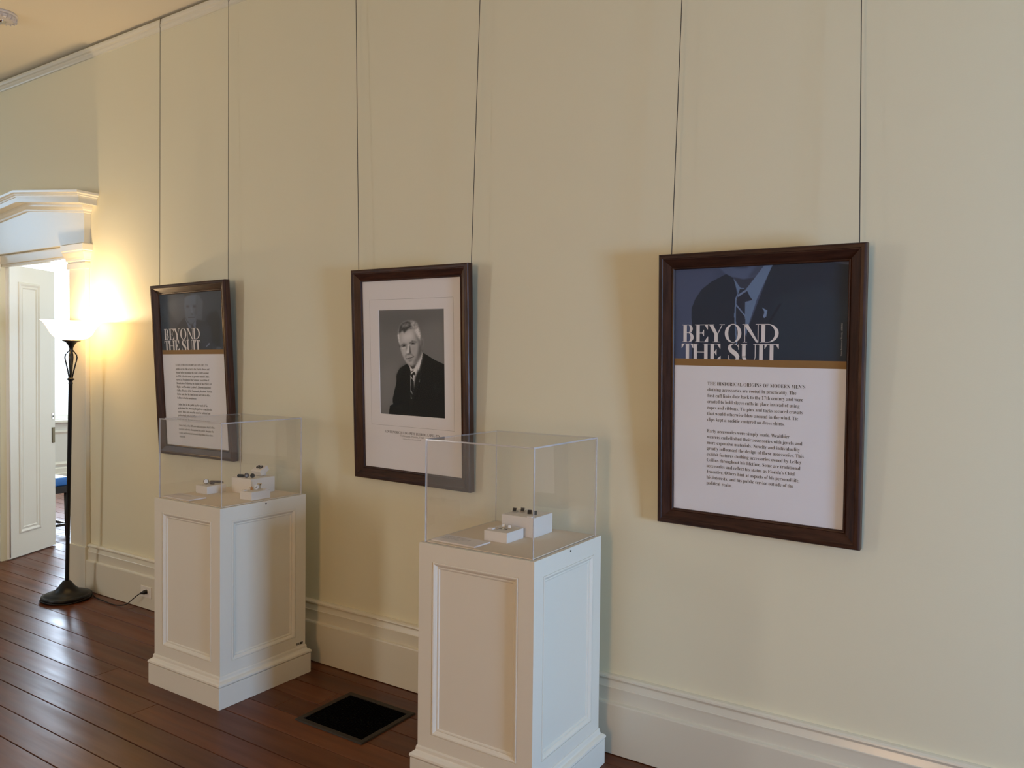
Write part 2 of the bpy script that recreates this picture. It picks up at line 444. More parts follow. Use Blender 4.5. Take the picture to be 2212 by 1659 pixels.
# stepped capital: profile of (overhang, z) run round front and both sides
def stacked(name, x0, x1, yf, prof, m=M['trim']):
    for s in (1, -1):
        a, b = (x0, x1) if s > 0 else (2 * CX - x1, 2 * CX - x0)
        bm = bmesh.new()
        loft(bm, [[(a - d, -0.0003, z), (a - d, yf - d, z), (b + d, yf - d, z), (b + d, -0.0003, z)] for d, z in prof])
        obj(name, bm, m, door)
stacked('capital', PX0, PX1, -0.030, [(0.0, 2.232), (0.010, 2.232), (0.010, 2.272), (0.006, 2.276), (0.006, 2.284), (0.016, 2.288), (0.016, 2.296), (0.020, 2.310), (0.032, 2.338), (0.034, 2.345), (0.034, 2.352), (0.040, 2.356), (0.040, 2.396), (0.030, 2.404), (0.0, 2.404)])
obj('head_casing', box((DX0 - 0.01, -0.012, 2.335), (DX1 + 0.01, 0.0495, 2.403), 0.002), M['trim'], door)
obj('head_stop', box((DX0, 0.004, 2.318), (DX1, 0.045, 2.336), 0.002), M['trim'], door)
S = 0.105
def raked(name, hw, yf, prof, href=0.87):
    bm = bmesh.new(); paths = []
    for d, h in prof:
        e = hw + d; ze = h + S * (href - e); za = h + S * href
        paths.append([(CX + e, -0.0003, ze), (CX + e, yf - d, ze), (CX, yf - d, za), (CX - e, yf - d, ze), (CX - e, -0.0003, ze)])
    loft(bm, paths)
    # the open ends lie on the wall
    obj(name, bm, M['trim'], door)
# frieze: five-sided board under the raked mouldings
fz = 2.612
bm = bmesh.new()
pts = [(CX + 0.77, 2.405), (CX + 0.77, fz + S * 0.10), (CX, fz + S * 0.87), (CX - 0.77, fz + S * 0.10), (CX - 0.77, 2.405)]
a = [bm.verts.new((x, -0.045, z)) for x, z in pts]; b = [bm.verts.new((x, -0.0003, z)) for x, z in pts]
bm.faces.new(a); bm.faces.new(b[::-1])
for i in range(5): bm.faces.new((a[i], b[i], b[(i + 1) % 5], a[(i + 1) % 5]))
obj('frieze', bm, M['trim'], door)
raked('bed_moulding', 0.77, -0.045, [(0.0, 2.598), (0.010, 2.600), (0.012, 2.612), (0.020, 2.622), (0.024, 2.634), (0.024, 2.651), (0.0, 2.651)])
raked('corona', 0.77, -0.045, [(0.0, 2.6515), (0.078, 2.6515), (0.080, 2.655), (0.080, 2.690), (0.0, 2.690)])
raked('cornice', 0.77, -0.045, [(0.0, 2.6905), (0.084, 2.6905), (0.086, 2.700), (0.092, 2.704), (0.094, 2.712), (0.102, 2.720), (0.104, 2.735), (0.0, 2.740)])

# door leaf swung into the room beyond
ang = math.atan2(0.466, -0.225)
LW, LH, LT = 0.527, 2.345, 0.042
leaf = obj('door_leaf', box((0, -0.0, 0.008), (LW - 0.055, LT, LH), 0.002), M['door'], door)
# local x runs hinge to latch, local -y is the face towards the camera
leaf.location = (-6.668, 0.052, 0.0)
leaf.rotation_euler = (0, 0, ang)
obj('rebate_strip', box((LW - 0.055, 0.010, 0.008), (LW, LT, LH), 0.002), M['door'], leaf)
o = obj('hinge_bead', lathe([(0.006, 0.02), (0.006, LH - 0.01)], 10), M['door'], leaf, True); o.location = (0.004, -0.002, 0)
mp = [(-0.004, -0.001), (0.0, 0.006), (0.010, 0.009), (0.018, 0.006), (0.026, 0.0015), (0.034, 0.0025), (0.042, 0.005), (0.048, 0.001), (0.052, -0.001)]
o = obj('panel_moulding', rect_mould(0.235, 2.02, mp), M['door'], leaf); o.location = (0.105, 0, 0.195)
o = obj('lock_plate', box((-0.014, -0.004, -0.065), (0.016, 0.010, 0.065), 0.0015), M['brass'], leaf); o.location = (LW - 0.030, 0.004, 0.955)
o = obj('keep_plate', box((-0.010, -0.003, -0.024), (0.010, 0.010, 0.024), 0.001), M['silver'], leaf); o.location = (LW - 0.034, 0.004, 1.117)
o = obj('bolt_hole', lathe([(0.006, 0), (0.006, 0.003)], 12), M['onyx'], leaf); o.rotation_euler = (PI / 2, 0, 0); o.location = (LW - 0.034, 0.0015, 1.117)

# ------------------------------------------------------------------ framed prints
FW, FH, FD = 0.7476, 1.0495, 0.0377
FPROF = [(0, 0), (0, 0.031), (0.003, 0.0355), (0.007, 0.0377), (0.0165, 0.0377), (0.0185, 0.0355), (0.021, 0.0352), (0.050, 0.0190), (0.0525, 0.0215), (0.0565, 0.0205), (0.0595, 0.0165), (0.0595, 0.006), (0.050, 0.0)]
def rail_mesh(L):
    bm = bmesh.new()
    return loft(bm, [[(-L / 2 + w_, w_, n), (L / 2 - w_, w_, n)] for w_, n in FPROF])
def mesh_of(bm, name, m):
    bmesh.ops.recalc_face_normals(bm, faces=bm.faces[:])
    me = bpy.data.meshes.new(name); bm.to_mesh(me); bm.free(); me.materials.append(m); return me
me_h = mesh_of(rail_mesh(FW), 'frame_rail', M['walnut'])
me_v = mesh_of(rail_mesh(FH), 'frame_stile', M['walnut'])
me_glass = mesh_of(box((-0.318, -0.0152, 0.055), (0.318, -0.0138, 0.996)), 'glass_pane', M['glass'])
me_back = mesh_of(box((-0.325, -0.0080, 0.048), (0.325, -0.0010, 1.002)), 'backing_board', M['bench'])
FR = [((-4.1551, -0.006, 1.0227), (0.99978, -0.02021, 0.00617), (-0.00725, -0.05352, 0.99854)),
      ((-2.4619, -0.0057, 1.0184), (0.99953, -0.02857, -0.01082), (0.00952, -0.04509, 0.99894)),
      ((-0.809, -0.0064, 0.9859), (0.99946, -0.0307, -0.01176), (0.01011, -0.0536, 0.99851))]
LAB = ['walnut frame behind the farther glass case, poster with faint blue seated man',
       'walnut frame holding a matted black and white portrait photograph',
       'walnut frame on bare wall at right, poster about origins of accessories']
WT = [(-4.4912, -3.8293), (-2.8345, -2.0490), (-1.0932, -0.4825)]          # where the wires hook over the picture rail
WB = [((-4.4623, 2.0872), (-3.799, 2.0797)), ((-2.7761, 2.0724), (-2.0798, 2.0561)), ((-1.1252, 2.040), (-0.4554, 2.0371))]
FRAMES = []
for k in range(3):
    O, a, b = (Vector(v) for v in FR[k])
    a.normalize(); b = (b - a * b.dot(a)).normalized(); y = b.cross(a)      # y into the wall
    mx = Matrix((a, y, b)).transposed().to_4x4(); mx.translation = O
    f = thing('picture_frame', LAB[k], 'picture frame', group='framed prints hanging on the wall')
    f.matrix_world = mx
    for nm, me, cx, cz, r in (('bottom_rail', me_h, 0, 0, 0), ('top_rail', me_h, 0, FH, PI), ('stile', me_v, -FW / 2, FH / 2, -PI / 2), ('stile', me_v, FW / 2, FH / 2, PI / 2)):
        o = link(nm, me, None, f)
        # rail local: x along, y inward, z outward to the room
        R = Matrix(((math.cos(r), -math.sin(r), 0), (0, 0, -1), (math.sin(r), math.cos(r), 0))).to_4x4()
        o.matrix_local = Matrix.Translation((cx, 0, cz)) @ R
    link('backing_board', me_back, None, f)
    link('glass_pane', me_glass, None, f)
    inv = mx.inverted()
    for j in range(2):
        top = Vector((WT[k][j], -0.047, 3.690))
        bot = Vector((WB[k][j][0], -0.070, WB[k][j][1]))
        bot = bot + (bot - top).normalized() * 0.02        # tied behind the top rail
        tail = bot.lerp(top, 1 - 0.03 / (top - bot).length)
        bm = bmesh.new()
        add_tube(bm, [bot, bot.lerp(tail, 0.5), tail], 0.0016, 6)
        add_tube(bm, [top + Vector(v) for v in ((0, 0, -0.035), (-0.005, 0, -0.022), (-0.005, 0, -0.008), (0, -0.001, 0.0), (0.005, 0, -0.008), (0.005, 0, -0.022), (0, 0, -0.035))], 0.0012, 5)
        bmesh.ops.transform(bm, matrix=inv, verts=bm.verts[:])
        wo = obj('wire', bm, M['wire'], f)
        bm = add_tube(bmesh.new(), [top + Vector(v) for v in ((0, -0.001, -0.004), (0.002, -0.001, 0.012), (0.002, 0.002, 0.028), (0.002, 0.012, 0.034), (0.002, 0.022, 0.031))], 0.0022, 6)
        bmesh.ops.transform(bm, matrix=inv, verts=bm.verts[:])
        obj('hook', bm, M['brass'], wo)
    FRAMES.append(f)

# flat print helpers -----------------------------------------------------------
def flat(name, x0, x1, z0, z1, y, m, parent):
    bm = bmesh.new()
    bm.faces.new([bm.verts.new(p) for p in ((x0, y, z0), (x1, y, z0), (x1, y, z1), (x0, y, z1))])
    return obj(name, bm, m, parent, normals=False)
def polys(name, ps, y, m, parent):
    bm = bmesh.new()
    for p in ps:
        vs = [bm.verts.new((x, y, z)) for x, z in p]
        try: bm.faces.new(vs)
        except ValueError: pass
    bmesh.ops.triangulate(bm, faces=bm.faces[:])
    return obj(name, bm, m, parent, normals=False)
def vcol_mat():
    m = bpy.data.materials.new('printed_photograph'); m.use_nodes = True
    N = m.node_tree.nodes; p = N['Principled BSDF']
    at = N.new('ShaderNodeVertexColor'); at.layer_name = 'print'
    m.node_tree.links.new(at.outputs['Color'], p.inputs['Base Color'])
    p.inputs['Roughness'].default_value = 0.6; p.inputs['Specular IOR Level'].default_value = 0.25
    return m
M['print'] = vcol_mat()
class Painter:
    """a small printed picture, painted as colours of a fine grid; corners give the coordinates the shapes are drawn in"""
    def __init__(s, nx, nz, corners, bg, gain):
        s.nx, s.nz = nx, nz; s.gain = gain
        u, v = np.meshgrid(np.linspace(0, 1, nx), np.linspace(0, 1, nz))       # v from the top down
        tl, tr, br, bl = (np.array(c, float) for c in corners)
        s.P = ((1 - u) * (1 - v))[..., None] * tl + (u * (1 - v))[..., None] * tr + (u * v)[..., None] * br + ((1 - u) * v)[..., None] * bl
        s.C = np.zeros((nz, nx, 3)); s.C[:] = s.col(bg)
        s.u, s.v = u, v
    def col(s, c):
        if not isinstance(c, tuple): c = (c, c, c)
        return np.minimum(np.array(lin(*c)) * s.gain, 0.85)
    def mask(s, pts, blur=0):
        x, y = s.P[..., 0], s.P[..., 1]; ins = np.zeros(x.shape, bool); n = len(pts)
        for i in range(n):
            x1, y1 = pts[i]; x2, y2 = pts[(i + 1) % n]
            if y1 == y2: continue
            c = ((y1 > y) != (y2 > y)) & (x < (x2 - x1) * (y - y1) / (y2 - y1) + x1)
            ins ^= c
        m = ins.astype(float)
        for _ in range(2 if blur else 0):
            for ax in (0, 1):
                acc = np.zeros_like(m); cnt = 0
                for d in range(-blur, blur + 1):
                    acc += np.roll(m, d, ax); cnt += 1
                m = acc / cnt
        return m
    def fill(s, pts, c, blur=0, a=1.0):
        m = (s.mask(pts, blur) * a)[..., None]
        s.C = s.C * (1 - m) + s.col(c) * m
    def streaks(s, pts, amp, seed, blur=1):
        r = np.random.RandomState(seed); n = r.rand(s.nz, s.nx)
        n = (n + np.roll(n, 1, 0) + np.roll(n, 1, 1) + np.roll(n, (1, 1), (0, 1))) / 4 - 0.5
        s.C *= 1 + (s.mask(pts, blur) * n * amp * 2)[..., None]
        s.C = np.clip(s.C, 0.002, 0.85)
    def build(s, name, x0, x1, z0, z1, y, parent):
        X = x0 + (x1 - x0) * s.u; Z = z1 + (z0 - z1) * s.v
        V = np.stack([X, np.full_like(X, y), Z], -1).reshape(-1, 3)
        i = (np.arange(s.nz - 1)[:, None] * s.nx + np.arange(s.nx - 1)[None]).reshape(-1)
        F = np.stack([i, i + s.nx, i + s.nx + 1, i + 1], -1)
        me = bpy.data.meshes.new(name); me.from_pydata(V.tolist(), [], F.tolist())
        at = me.color_attributes.new('print', 'FLOAT_COLOR', 'POINT')
        at.data.foreach_set('color', np.concatenate([s.C.reshape(-1, 3), np.ones((len(V), 1))], 1).astype(np.float32).reshape(-1))
        return link(name, me, M['print'], parent)

# lettering ---------------------------------------------------------------------
_tc = bpy.data.curves.new('lettering', 'FONT'); _to = bpy.data.objects.new('lettering_source', _tc); COL.objects.link(_to)
_tc.resolution_u = 2
def serif(s):
    out = ''
    for c in s:
        if 'A' <= c <= 'Z': out += chr(0x1D400 + ord(c) - 65)
        elif 'a' <= c <= 'z': out += chr(0x1D41A + ord(c) - 97)
        elif '0' <= c <= '9': out += chr(0x1D7CE + ord(c) - 48)
        else: out += c
    return out
def line_mesh(body, ser=True, thin=0.0):
    _tc.body = serif(body) if ser else body
    _tc.size = 1.0; _tc.offset = thin
    bpy.context.view_layer.update()
    me = bpy.data.meshes.new_from_object(_to.evaluated_get(bpy.context.evaluated_depsgraph_get()))
    n = len(me.vertices); V = np.zeros(n * 3); me.vertices.foreach_get('co', V); V = V.reshape(-1, 3)[:, :2]
    F = [list(p.vertices) for p in me.polygons]; bpy.data.meshes.remove(me)
    return V, F
_V, _ = line_mesh('H'); CAP = _V[:, 1].max(); 
def text_block(name, lines, y, m, parent, cap, ser=True, thin=0.0, mtx=None):
    """lines: (text, x left, x right or None, baseline z)"""
    VV, FF = [], []; n0 = 0
    for body, xa, xb, z in lines:
        V, F = line_mesh(body, ser, thin)
        if len(V) == 0: continue
        s = cap / CAP
        sx = s if xb is None else (xb - xa) / (V[:, 0].max() - V[:, 0].min())
        X = xa + (V[:, 0] - V[:, 0].min()) * sx; Z = z + V[:, 1] * s
        VV.append(np.stack([X, np.full(len(X), y), Z], -1)); FF += [[i + n0 for i in f] for f in F]; n0 += len(V)
    me = bpy.data.meshes.new(name); me.from_pydata(np.concatenate(VV).tolist(), [], FF)
    if mtx is not None: me.transform(mtx)
    o = link(name, me, m, parent); o['kind'] = 'stuff'      # small print, too small to pick apart
    return o

# headline letters: high-contrast roman capitals, drawn stroke by stroke (cap height 1)
def ring(cx, cy_, rx, ry, ix, iy, icx, a0, a1, n=20):
    out = []
    for i in range(n):
        t0 = a0 + (a1 - a0) * i / n; t1 = a0 + (a1 - a0) * (i + 1) / n
        q = [(cx + rx * math.cos(t0), cy_ + ry * math.sin(t0)), (cx + rx * math.cos(t1), cy_ + ry * math.sin(t1)),
             (icx + ix * math.cos(t1), cy_ + iy * math.sin(t1)), (icx + ix * math.cos(t0), cy_ + iy * math.sin(t0))]
        out.append(q)
    return out
def rc(x0, z0, x1, z1): return [(x0, z0), (x1, z0), (x1, z1), (x0, z1)]
HL = 0.034
def glyph(c, W):
    T = 0.20; P = []
    def stem(x, t=T, sl=0.085, sr=0.085, top=True, bot=True):
        P.append(rc(x, 0, x + t, 1))
        if top: P.append(rc(x - sl, 1 - HL, x + t + sr, 1))
        if bot: P.append(rc(x - sl, 0, x + t + sr, HL))
    if c == 'I': stem((W - T) / 2, T, (W - T) / 2, (W - T) / 2)
    elif c == 'T':
        stem((W - T) / 2, T, 0.10, 0.10, top=False)
        P += [rc(0, 1 - HL, W, 1), [(0, 1), (0.0, 0.74), (0.03, 0.74), (0.15, 1 - HL)], [(W, 1), (W - 0.15, 1 - HL), (W - 0.03, 0.74), (W, 0.74)]]
    elif c == 'H':
        stem(0.085); stem(W - 0.085 - T); P.append(rc(0.085 + T, 0.5, W - 0.085 - T, 0.5 + HL))
    elif c == 'E':
        stem(0.085, sr=0.0); x = 0.085 + T
        P += [rc(x, 1 - HL, W - 0.02, 1), rc(x, 0.5, W - 0.24, 0.5 + HL), rc(x, 0, W, HL),
              [(W - 0.02, 1), (W - 0.20, 1 - HL), (W - 0.05, 0.72), (W - 0.02, 0.72)], [(W, 0), (W, 0.31), (W - 0.03, 0.31), (W - 0.22, HL)],
              [(W - 0.24, 0.34), (W - 0.24, 0.70), (W - 0.265, 0.70), (W - 0.36, 0.5 + HL), (W - 0.36, 0.5), (W - 0.265, 0.34)]]
    elif c == 'B':
        stem(0.085, sr=0.0); x = 0.085 + T - 0.01
        P += [rc(x, 1 - HL, x + 0.13, 1), rc(x, 0.515, x + 0.13, 0.515 + HL), rc(x, 0, x + 0.13, HL)]
        P += ring(x + 0.12, 0.757, W - 0.06 - x - 0.12, 0.243, W - 0.06 - x - 0.12 - 0.17, 0.21, x + 0.12, -PI / 2, PI / 2)
        P += ring(x + 0.12, 0.275, W - x - 0.12, 0.275, W - x - 0.12 - 0.19, 0.24, x + 0.12, -PI / 2, PI / 2)
    elif c == 'D':
        stem(0.085, sr=0.0); x = 0.085 + T - 0.01
        P += [rc(x, 1 - HL, x + 0.15, 1), rc(x, 0, x + 0.15, HL)]
        P += ring(x + 0.14, 0.5, W - x - 0.14, 0.5, W - x - 0.14 - 0.20, 0.5 - HL, x + 0.14, -PI / 2, PI / 2, 28)
    elif c == 'O':
        P += ring(W / 2, 0.5, W / 2, 0.52, W / 2 - 0.20, 0.52 - HL, W / 2, 0, 2 * PI, 44)
    elif c == 'N':
        P += [rc(0.10, 0, 0.10 + 0.04, 1), rc(0, 0, 0.25, HL), rc(-0.02, 1 - HL, 0.20, 1), rc(W - 0.14, 0, W - 0.10, 1), rc(W - 0.26, 1 - HL, W, 1),
              [(0.04, 1), (0.29, 1), (W - 0.10, 0.0), (W - 0.14, -0.01), (W - 0.22, 0)]]
    elif c == 'Y':
        m = W / 2
        P += [rc(m - T / 2, 0, m + T / 2, 0.46), rc(m - 0.19, 0, m + 0.19, HL), rc(0, 1 - HL, 0.38, 1), rc(W - 0.30, 1 - HL, W, 1),
              [(0.07, 1), (0.30, 1), (m + T / 2, 0.45), (m - T / 2, 0.45)], [(W - 0.16, 1), (W - 0.115, 1), (m + T / 2, 0.44), (m + T / 2 - 0.05, 0.44)]]
    elif c == 'U':
        P += [rc(0.08, 0.26, 0.08 + T, 1), rc(0, 1 - HL, 0.08 + T + 0.08, 1), rc(W - 0.13, 0.26, W - 0.09, 1), rc(W - 0.22, 1 - HL, W, 1)]
        c0 = (0.08 + W - 0.09) / 2; r0 = (W - 0.09 - 0.08) / 2; ic = (0.08 + T + W - 0.13) / 2; ir = (W - 0.13 - 0.08 - T) / 2
        P += ring(c0, 0.31, r0, 0.33, ir, 0.33 - HL * 1.2, ic, PI, 2 * PI, 24)
    elif c == 'S':
        cl = [(0.93, 0.80, 0.015), (0.86, 0.90, 0.02), (0.70, 0.975, 0.018), (0.50, 1.0, 0.02), (0.30, 0.97, 0.04), (0.18, 0.88, 0.085), (0.16, 0.76, 0.11), (0.27, 0.64, 0.12),
              (0.50, 0.53, 0.125), (0.73, 0.41, 0.125), (0.85, 0.29, 0.115), (0.84, 0.15, 0.09), (0.70, 0.04, 0.04), (0.50, 0.0, 0.02), (0.30, 0.03, 0.018), (0.14, 0.12, 0.02), (0.07, 0.24, 0.015)]
        L = []
        for i, (x, z, t) in enumerate(cl):
            xa, za, _ = cl[max(i - 1, 0)]; xb, zb, _ = cl[min(i + 1, len(cl) - 1)]
            dx, dz = (xb - xa) * W, zb - za; n = math.hypot(dx, dz); nx, nz = -dz / n, dx / n
            L.append(((x * W + nx * t, z + nz * t), (x * W - nx * t, z - nz * t)))
        for (p, q), (r, s) in zip(L, L[1:]): P.append([p, r, s, q])
        P += [rc(W * 0.91, 0.67, W * 0.95, 0.98), rc(W * 0.05, 0.02, W * 0.09, 0.36)]
    return P
HEAD = [[('B', 325, 443), ('E', 456, 588), ('Y', 583, 750), ('O', 750, 908), ('N', 920, 1084), ('D', 1080, 1250)],
        [('T', 322, 440), ('H', 430, 598), ('E', 598, 713), ('S', 782, 890), ('U', 903, 1058), ('I', 1060, 1126), ('T', 1124, 1253)]]
def headline(parent, y, z_b, z_t, cap):
    for row, zb in ((HEAD[0], z_b), (HEAD[1], z_t)):
        for c, p0, p1 in row:
            ps = []
            x0 = -0.2845 + (p0 - 325) / 925 * 0.367; x1 = -0.2845 + (p1 - 325) / 925 * 0.367
            for g in glyph(c, (x1 - x0) / cap):
                q = [(x0 + gx * cap, zb + gz * cap) for gx, gz in g]
                q = [(gx, max(gz, 0.6485)) for gx, gz in q]
                if max(v[1] for v in q) - min(v[1] for v in q) > 1e-5: ps.append(q)
            polys('headline_letter', ps, y, M['white_ink'], parent)

OX0, OX1, OZ0, OZ1 = -0.3165, 0.3165, 0.056, 0.9955
def poster(f):
    ps = flat('poster', OX0, OX1, OZ0, OZ1, -0.0100, M['paper'], f)
    flat('gold_band', OX0, OX1, 0.6225, 0.6490, -0.0106, M['gold'], ps)
    headline(ps, -0.0107, 0.7125, 0.640, 0.067)
    return ps

# right poster ------------------------------------------------------------------
ps = poster(FRAMES[2])
P = Painter(390, 214, [(258, 365), (1920, 268), (1893, 1228), (250, 1220)], (52, 62, 86), 1.95)
P.fill([(258, 365), (700, 330), (620, 700), (440, 1220), (250, 1220)], (58, 68, 94), 8, 0.7)
P.fill([(700, 330), (1250, 300), (1150, 390), (1060, 440), (960, 462), (870, 440), (780, 405)], (62, 75, 102), 1)
P.fill([(820, 330), (1010, 330), (1000, 350), (900, 352)], (44, 52, 70), 2)
P.fill([(1100, 310), (1190, 310), (1130, 400), (1050, 440), (1000, 440)], (50, 60, 82), 3)
P.fill([(865, 440), (960, 458), (1060, 440), (1150, 370), (990, 548), (930, 535)], (42, 48, 64), 1)
P.fill([(440, 1240), (435, 740), (475, 650), (540, 560), (640, 485), (790, 410), (870, 450), (900, 620), (870, 800), (1000, 930), (1240, 300), (1700, 270), (1940, 320), (1940, 1240)], (29, 37, 51))
P.fill([(1250, 640), (1700, 500), (1900, 700), (1900, 1228), (1200, 1228)], (34, 45, 58), 10, 0.7)
P.fill([(1300, 680), (1320, 690), (1210, 870), (1195, 860)], (22, 28, 40), 1, 0.8)
P.fill([(1780, 290), (1940, 250), (1940, 318)], (58, 66, 88), 1)
P.fill([(862, 448), (930, 540), (990, 545), (1180, 300), (1250, 296), (1090, 640), (1000, 910), (985, 1000), (870, 800), (880, 640), (905, 590)], (78, 97, 126))
P.fill([(925, 552), (985, 545), (1020, 615), (1047, 655), (975, 672), (975, 1000), (1010, 1110), (890, 1070), (882, 720), (900, 620)], (34, 40, 54))
P.fill([(902, 608), (988, 552), (998, 566), (905, 628)], (84, 100, 128))
P.fill([(890, 692), (978, 800), (978, 818), (888, 712)], (84, 100, 128))
P.fill([(884, 630), (868, 800), (884, 1085), (897, 1085), (882, 800), (894, 640)], (78, 97, 126))
P.fill([(1138, 725), (1186, 752), (1176, 808), (1155, 824), (1146, 810), (1160, 766)], (92, 110, 140))
P.build('printed_photograph', OX0, OX1, 0.6490, OZ1, -0.0104, ps)
T3 = ['THE HISTORICAL ORIGINS OF MODERN MEN\u2019S', 'clothing accessories are rooted in practicality. The', 'first cuff links date back to the 17th century and were',
      'created to hold sleeve cuffs in place instead of using', 'ropes and ribbons. Tie pins and tacks secured cravats', 'that would otherwise blow around in the wind. Tie', 'clips kept a necktie centered on dress shirts.',
      'Early accessories were simply made. Wealthier', 'wearers embellished their accessories with jewels and', 'more expensive materials. Novelty and individuality', 'greatly influenced the design of these accessories. This',
      'exhibit features clothing accessories owned by LeRoy', 'Collins throughout his lifetime. Some are traditional', 'accessories and reflect his status as Florida\u2019s Chief', 'Executive. Others hint at aspects of his personal life,', 'his interests, and his public service outside of the', 'political realm.']
E3 = [0.1778, 0.1476, 0.171, 0.1599, 0.1706, 0.1556, 0.1081, 0.1268, 0.1714, 0.1641, 0.1772, 0.1702, 0.1664, 0.1486, 0.1633, 0.1431, -0.08]
Z3 = [0.5492 - 0.0228 * i for i in range(7)] + [0.3680 - 0.02235 * i for i in range(10)]
text_block('lettering', [(t, -0.1805, e, z) for t, e, z in zip(T3, E3, Z3)], -0.0104, M['ink'], ps, 0.0128, thin=-0.012)
text_block('credit_line', [('State Archives of Florida, c008456', 0, 0.112, 0)], 0, M['pale_ink'], ps, 0.0055, ser=False,
           mtx=Matrix.Translation((0.2985, -0.0107, 0.668)) @ Matrix.Rotation(-PI / 2, 4, 'Y'))

# left poster --------------------------------------------------------------------
ps = poster(FRAMES[0])
P = Painter(170, 94, [(-10, 118), (1445, 20), (1515, 1490), (10, 1500)], (40, 48, 60), 2.4)
P.fill([(-10, 118), (200, 100), (160, 400), (270, 950), (0, 1500)], (37, 44, 55), 6)
P.fill([(170, 330), (420, 215), (600, 170), (620, 690), (430, 850), (230, 560)], (48, 57, 70), 2)
P.fill([(100, 420), (160, 440), (290, 940), (200, 960)], (46, 54, 66), 3)
P.fill([(905, 110), (1020, 300), (1000, 765), (860, 745)], (54, 63, 77), 1)
P.fill([(1080, 720), (1190, 560), (1340, 540), (1420, 760), (1420, 1450), (1200, 1350)], (31, 36, 45), 2)
P.fill([(370, 960), (580, 690), (650, 860), (700, 970), (850, 960), (880, 750), (1100, 800), (1190, 950), (1240, 1500), (10, 1510), (10, 1050)], (34, 40, 50))
P.fill([(930, 980), (1130, 880), (1200, 1000), (1200, 1490), (1000, 1490)], (38, 45, 57), 3)
P.fill([(590, 680), (640, 790), (720, 890), (780, 885), (860, 750), (850, 965), (690, 965)], (63, 74, 94))
P.fill([(745, 880), (790, 880), (830, 1000), (740, 1010)], (33, 38, 47), 1)
P.fill([(600, 170), (720, 130), (880, 125), (920, 250), (905, 600), (860, 745), (790, 850), (720, 860), (640, 760), (605, 650), (590, 400)], (60, 70, 86), 1)
P.fill([(860, 140), (925, 250), (905, 600), (850, 720), (820, 560), (860, 400)], (50, 59, 72), 2)
P.fill([(580, 80), (760, 70), (730, 160), (690, 150), (600, 210)], (38, 42, 48), 1)
for e in ([(630, 400), (710, 408), (705, 450), (640, 448)], [(785, 395), (865, 400), (860, 455), (795, 450)], [(752, 590), (800, 600), (780, 625), (745, 620)]): P.fill(e, (34, 40, 52), 1)
P.fill([(668, 694), (835, 690), (833, 708), (690, 710)], (34, 40, 50), 0)
P.fill([(740, 440), (770, 450), (790, 590), (755, 585)], (70, 81, 98), 1)
P.fill([(1088, 1410), (1160, 1328), (1172, 1350), (1095, 1432)], (88, 98, 118))
P.fill([(1310, 1460), (1360, 1430), (1440, 1450), (1450, 1490), (1310, 1490)], (64, 73, 90), 1)
P.build('printed_photograph', OX0, OX1, 0.6490, OZ1, -0.0104, ps)
T1 = ['LEROY COLLINS DEDICATED HIS LIFE TO', 'public service. He served in the Florida House and', 'Senate before becoming the state\u2019s 33rd Governor', 'in 1954. After his terms as governor ended, Collins', 'served as President of the National Association of',
      'Broadcasters. Following the signing of the 1964 Civil', 'Rights Act, President Lyndon B. Johnson appointed', 'Collins Director of the Community Relations Service.', 'Before and after his time in state and federal office,', 'Collins worked as an attorney.',
      'Collins lived in the public eye for much of his', 'professional life. Dressing the part was crucial to his', 'career. Dark suits were the norm for political and', 'professional types in Collins\u2019 period.',
      'Take a look at the different suit accessories that Collins', 'received and wore throughout his career. Imagine the', 'events and historical moments that these items have', 'witnessed.']
E1 = [0.140, 0.1564, 0.1505, 0.1522, 0.150, 0.1703, 0.1627, 0.1742, 0.1558, 0.0177, 0.1221, 0.1634, 0.1444, 0.06, 0.1811, 0.1707, 0.162, -0.118]
Z1 = [0.5572, 0.5327, 0.5108, 0.4884, 0.467, 0.4453, 0.4232, 0.400, 0.3775, 0.355, 0.314, 0.292, 0.2688, 0.247, 0.185, 0.1615, 0.1378, 0.1157]
text_block('lettering', [(t, -0.1805, e, z - 0.006) for t, e, z in zip(T1, E1, Z1)], -0.0104, M['ink'], ps, 0.0128, thin=-0.012)

# middle: mat board, portrait, caption --------------------------------------------
f = FRAMES[1]
board = bmesh.new()
px0, px1, pz0, pz1 = -0.2072, 0.2125, 0.3303, 0.8480
def hole(bm, X0, X1, Z0, Z1, x0, x1, z0, z1, y, yi):
    A = [bm.verts.new((x, y, z)) for x, z in ((X0, Z0), (X1, Z0), (X1, Z1), (X0, Z1))]
    B = [bm.verts.new((x, y, z)) for x, z in ((x0, z0), (x1, z0), (x1, z1), (x0, z1))]
    e = 0.0022
    Cc = [bm.verts.new((x, yi, z)) for x, z in ((x0 + e, z0 + e), (x1 - e, z0 + e), (x1 - e, z1 - e), (x0 + e, z1 - e))]
    for a_, b_ in ((A, B), (B, Cc)):
        for i in range(4): bm.faces.new((a_[i], a_[(i + 1) % 4], b_[(i + 1) % 4], b_[i]))
hole(board, OX0, OX1, OZ0, OZ1, px0, px1, pz0, pz1, -0.0112, -0.0090)
mb = obj('mat_board', board, M['mat_board'], f)
bm = bmesh.new()
for x0, x1, z0, z1 in ((-0.267, 0.270, 0.2755, 0.2763), (-0.267, 0.270, 0.8982, 0.8990), (-0.267, -0.2662, 0.2763, 0.8982), (0.2692, 0.270, 0.2763, 0.8982)):
    bm.faces.new([bm.verts.new(p) for p in ((x0, -0.0114, z0), (x1, -0.0114, z0), (x1, -0.0114, z1), (x0, -0.0114, z1))])
obj('ruled_line', bm, M['grey_ink'], mb, normals=False)
P = Painter(190, 236, [(107, 120), (975, 103), (988, 1565), (130, 1500)], 96, 1.8)
P.fill([(90, 100), (1000, 90), (1000, 330), (90, 420)], 86, 14)
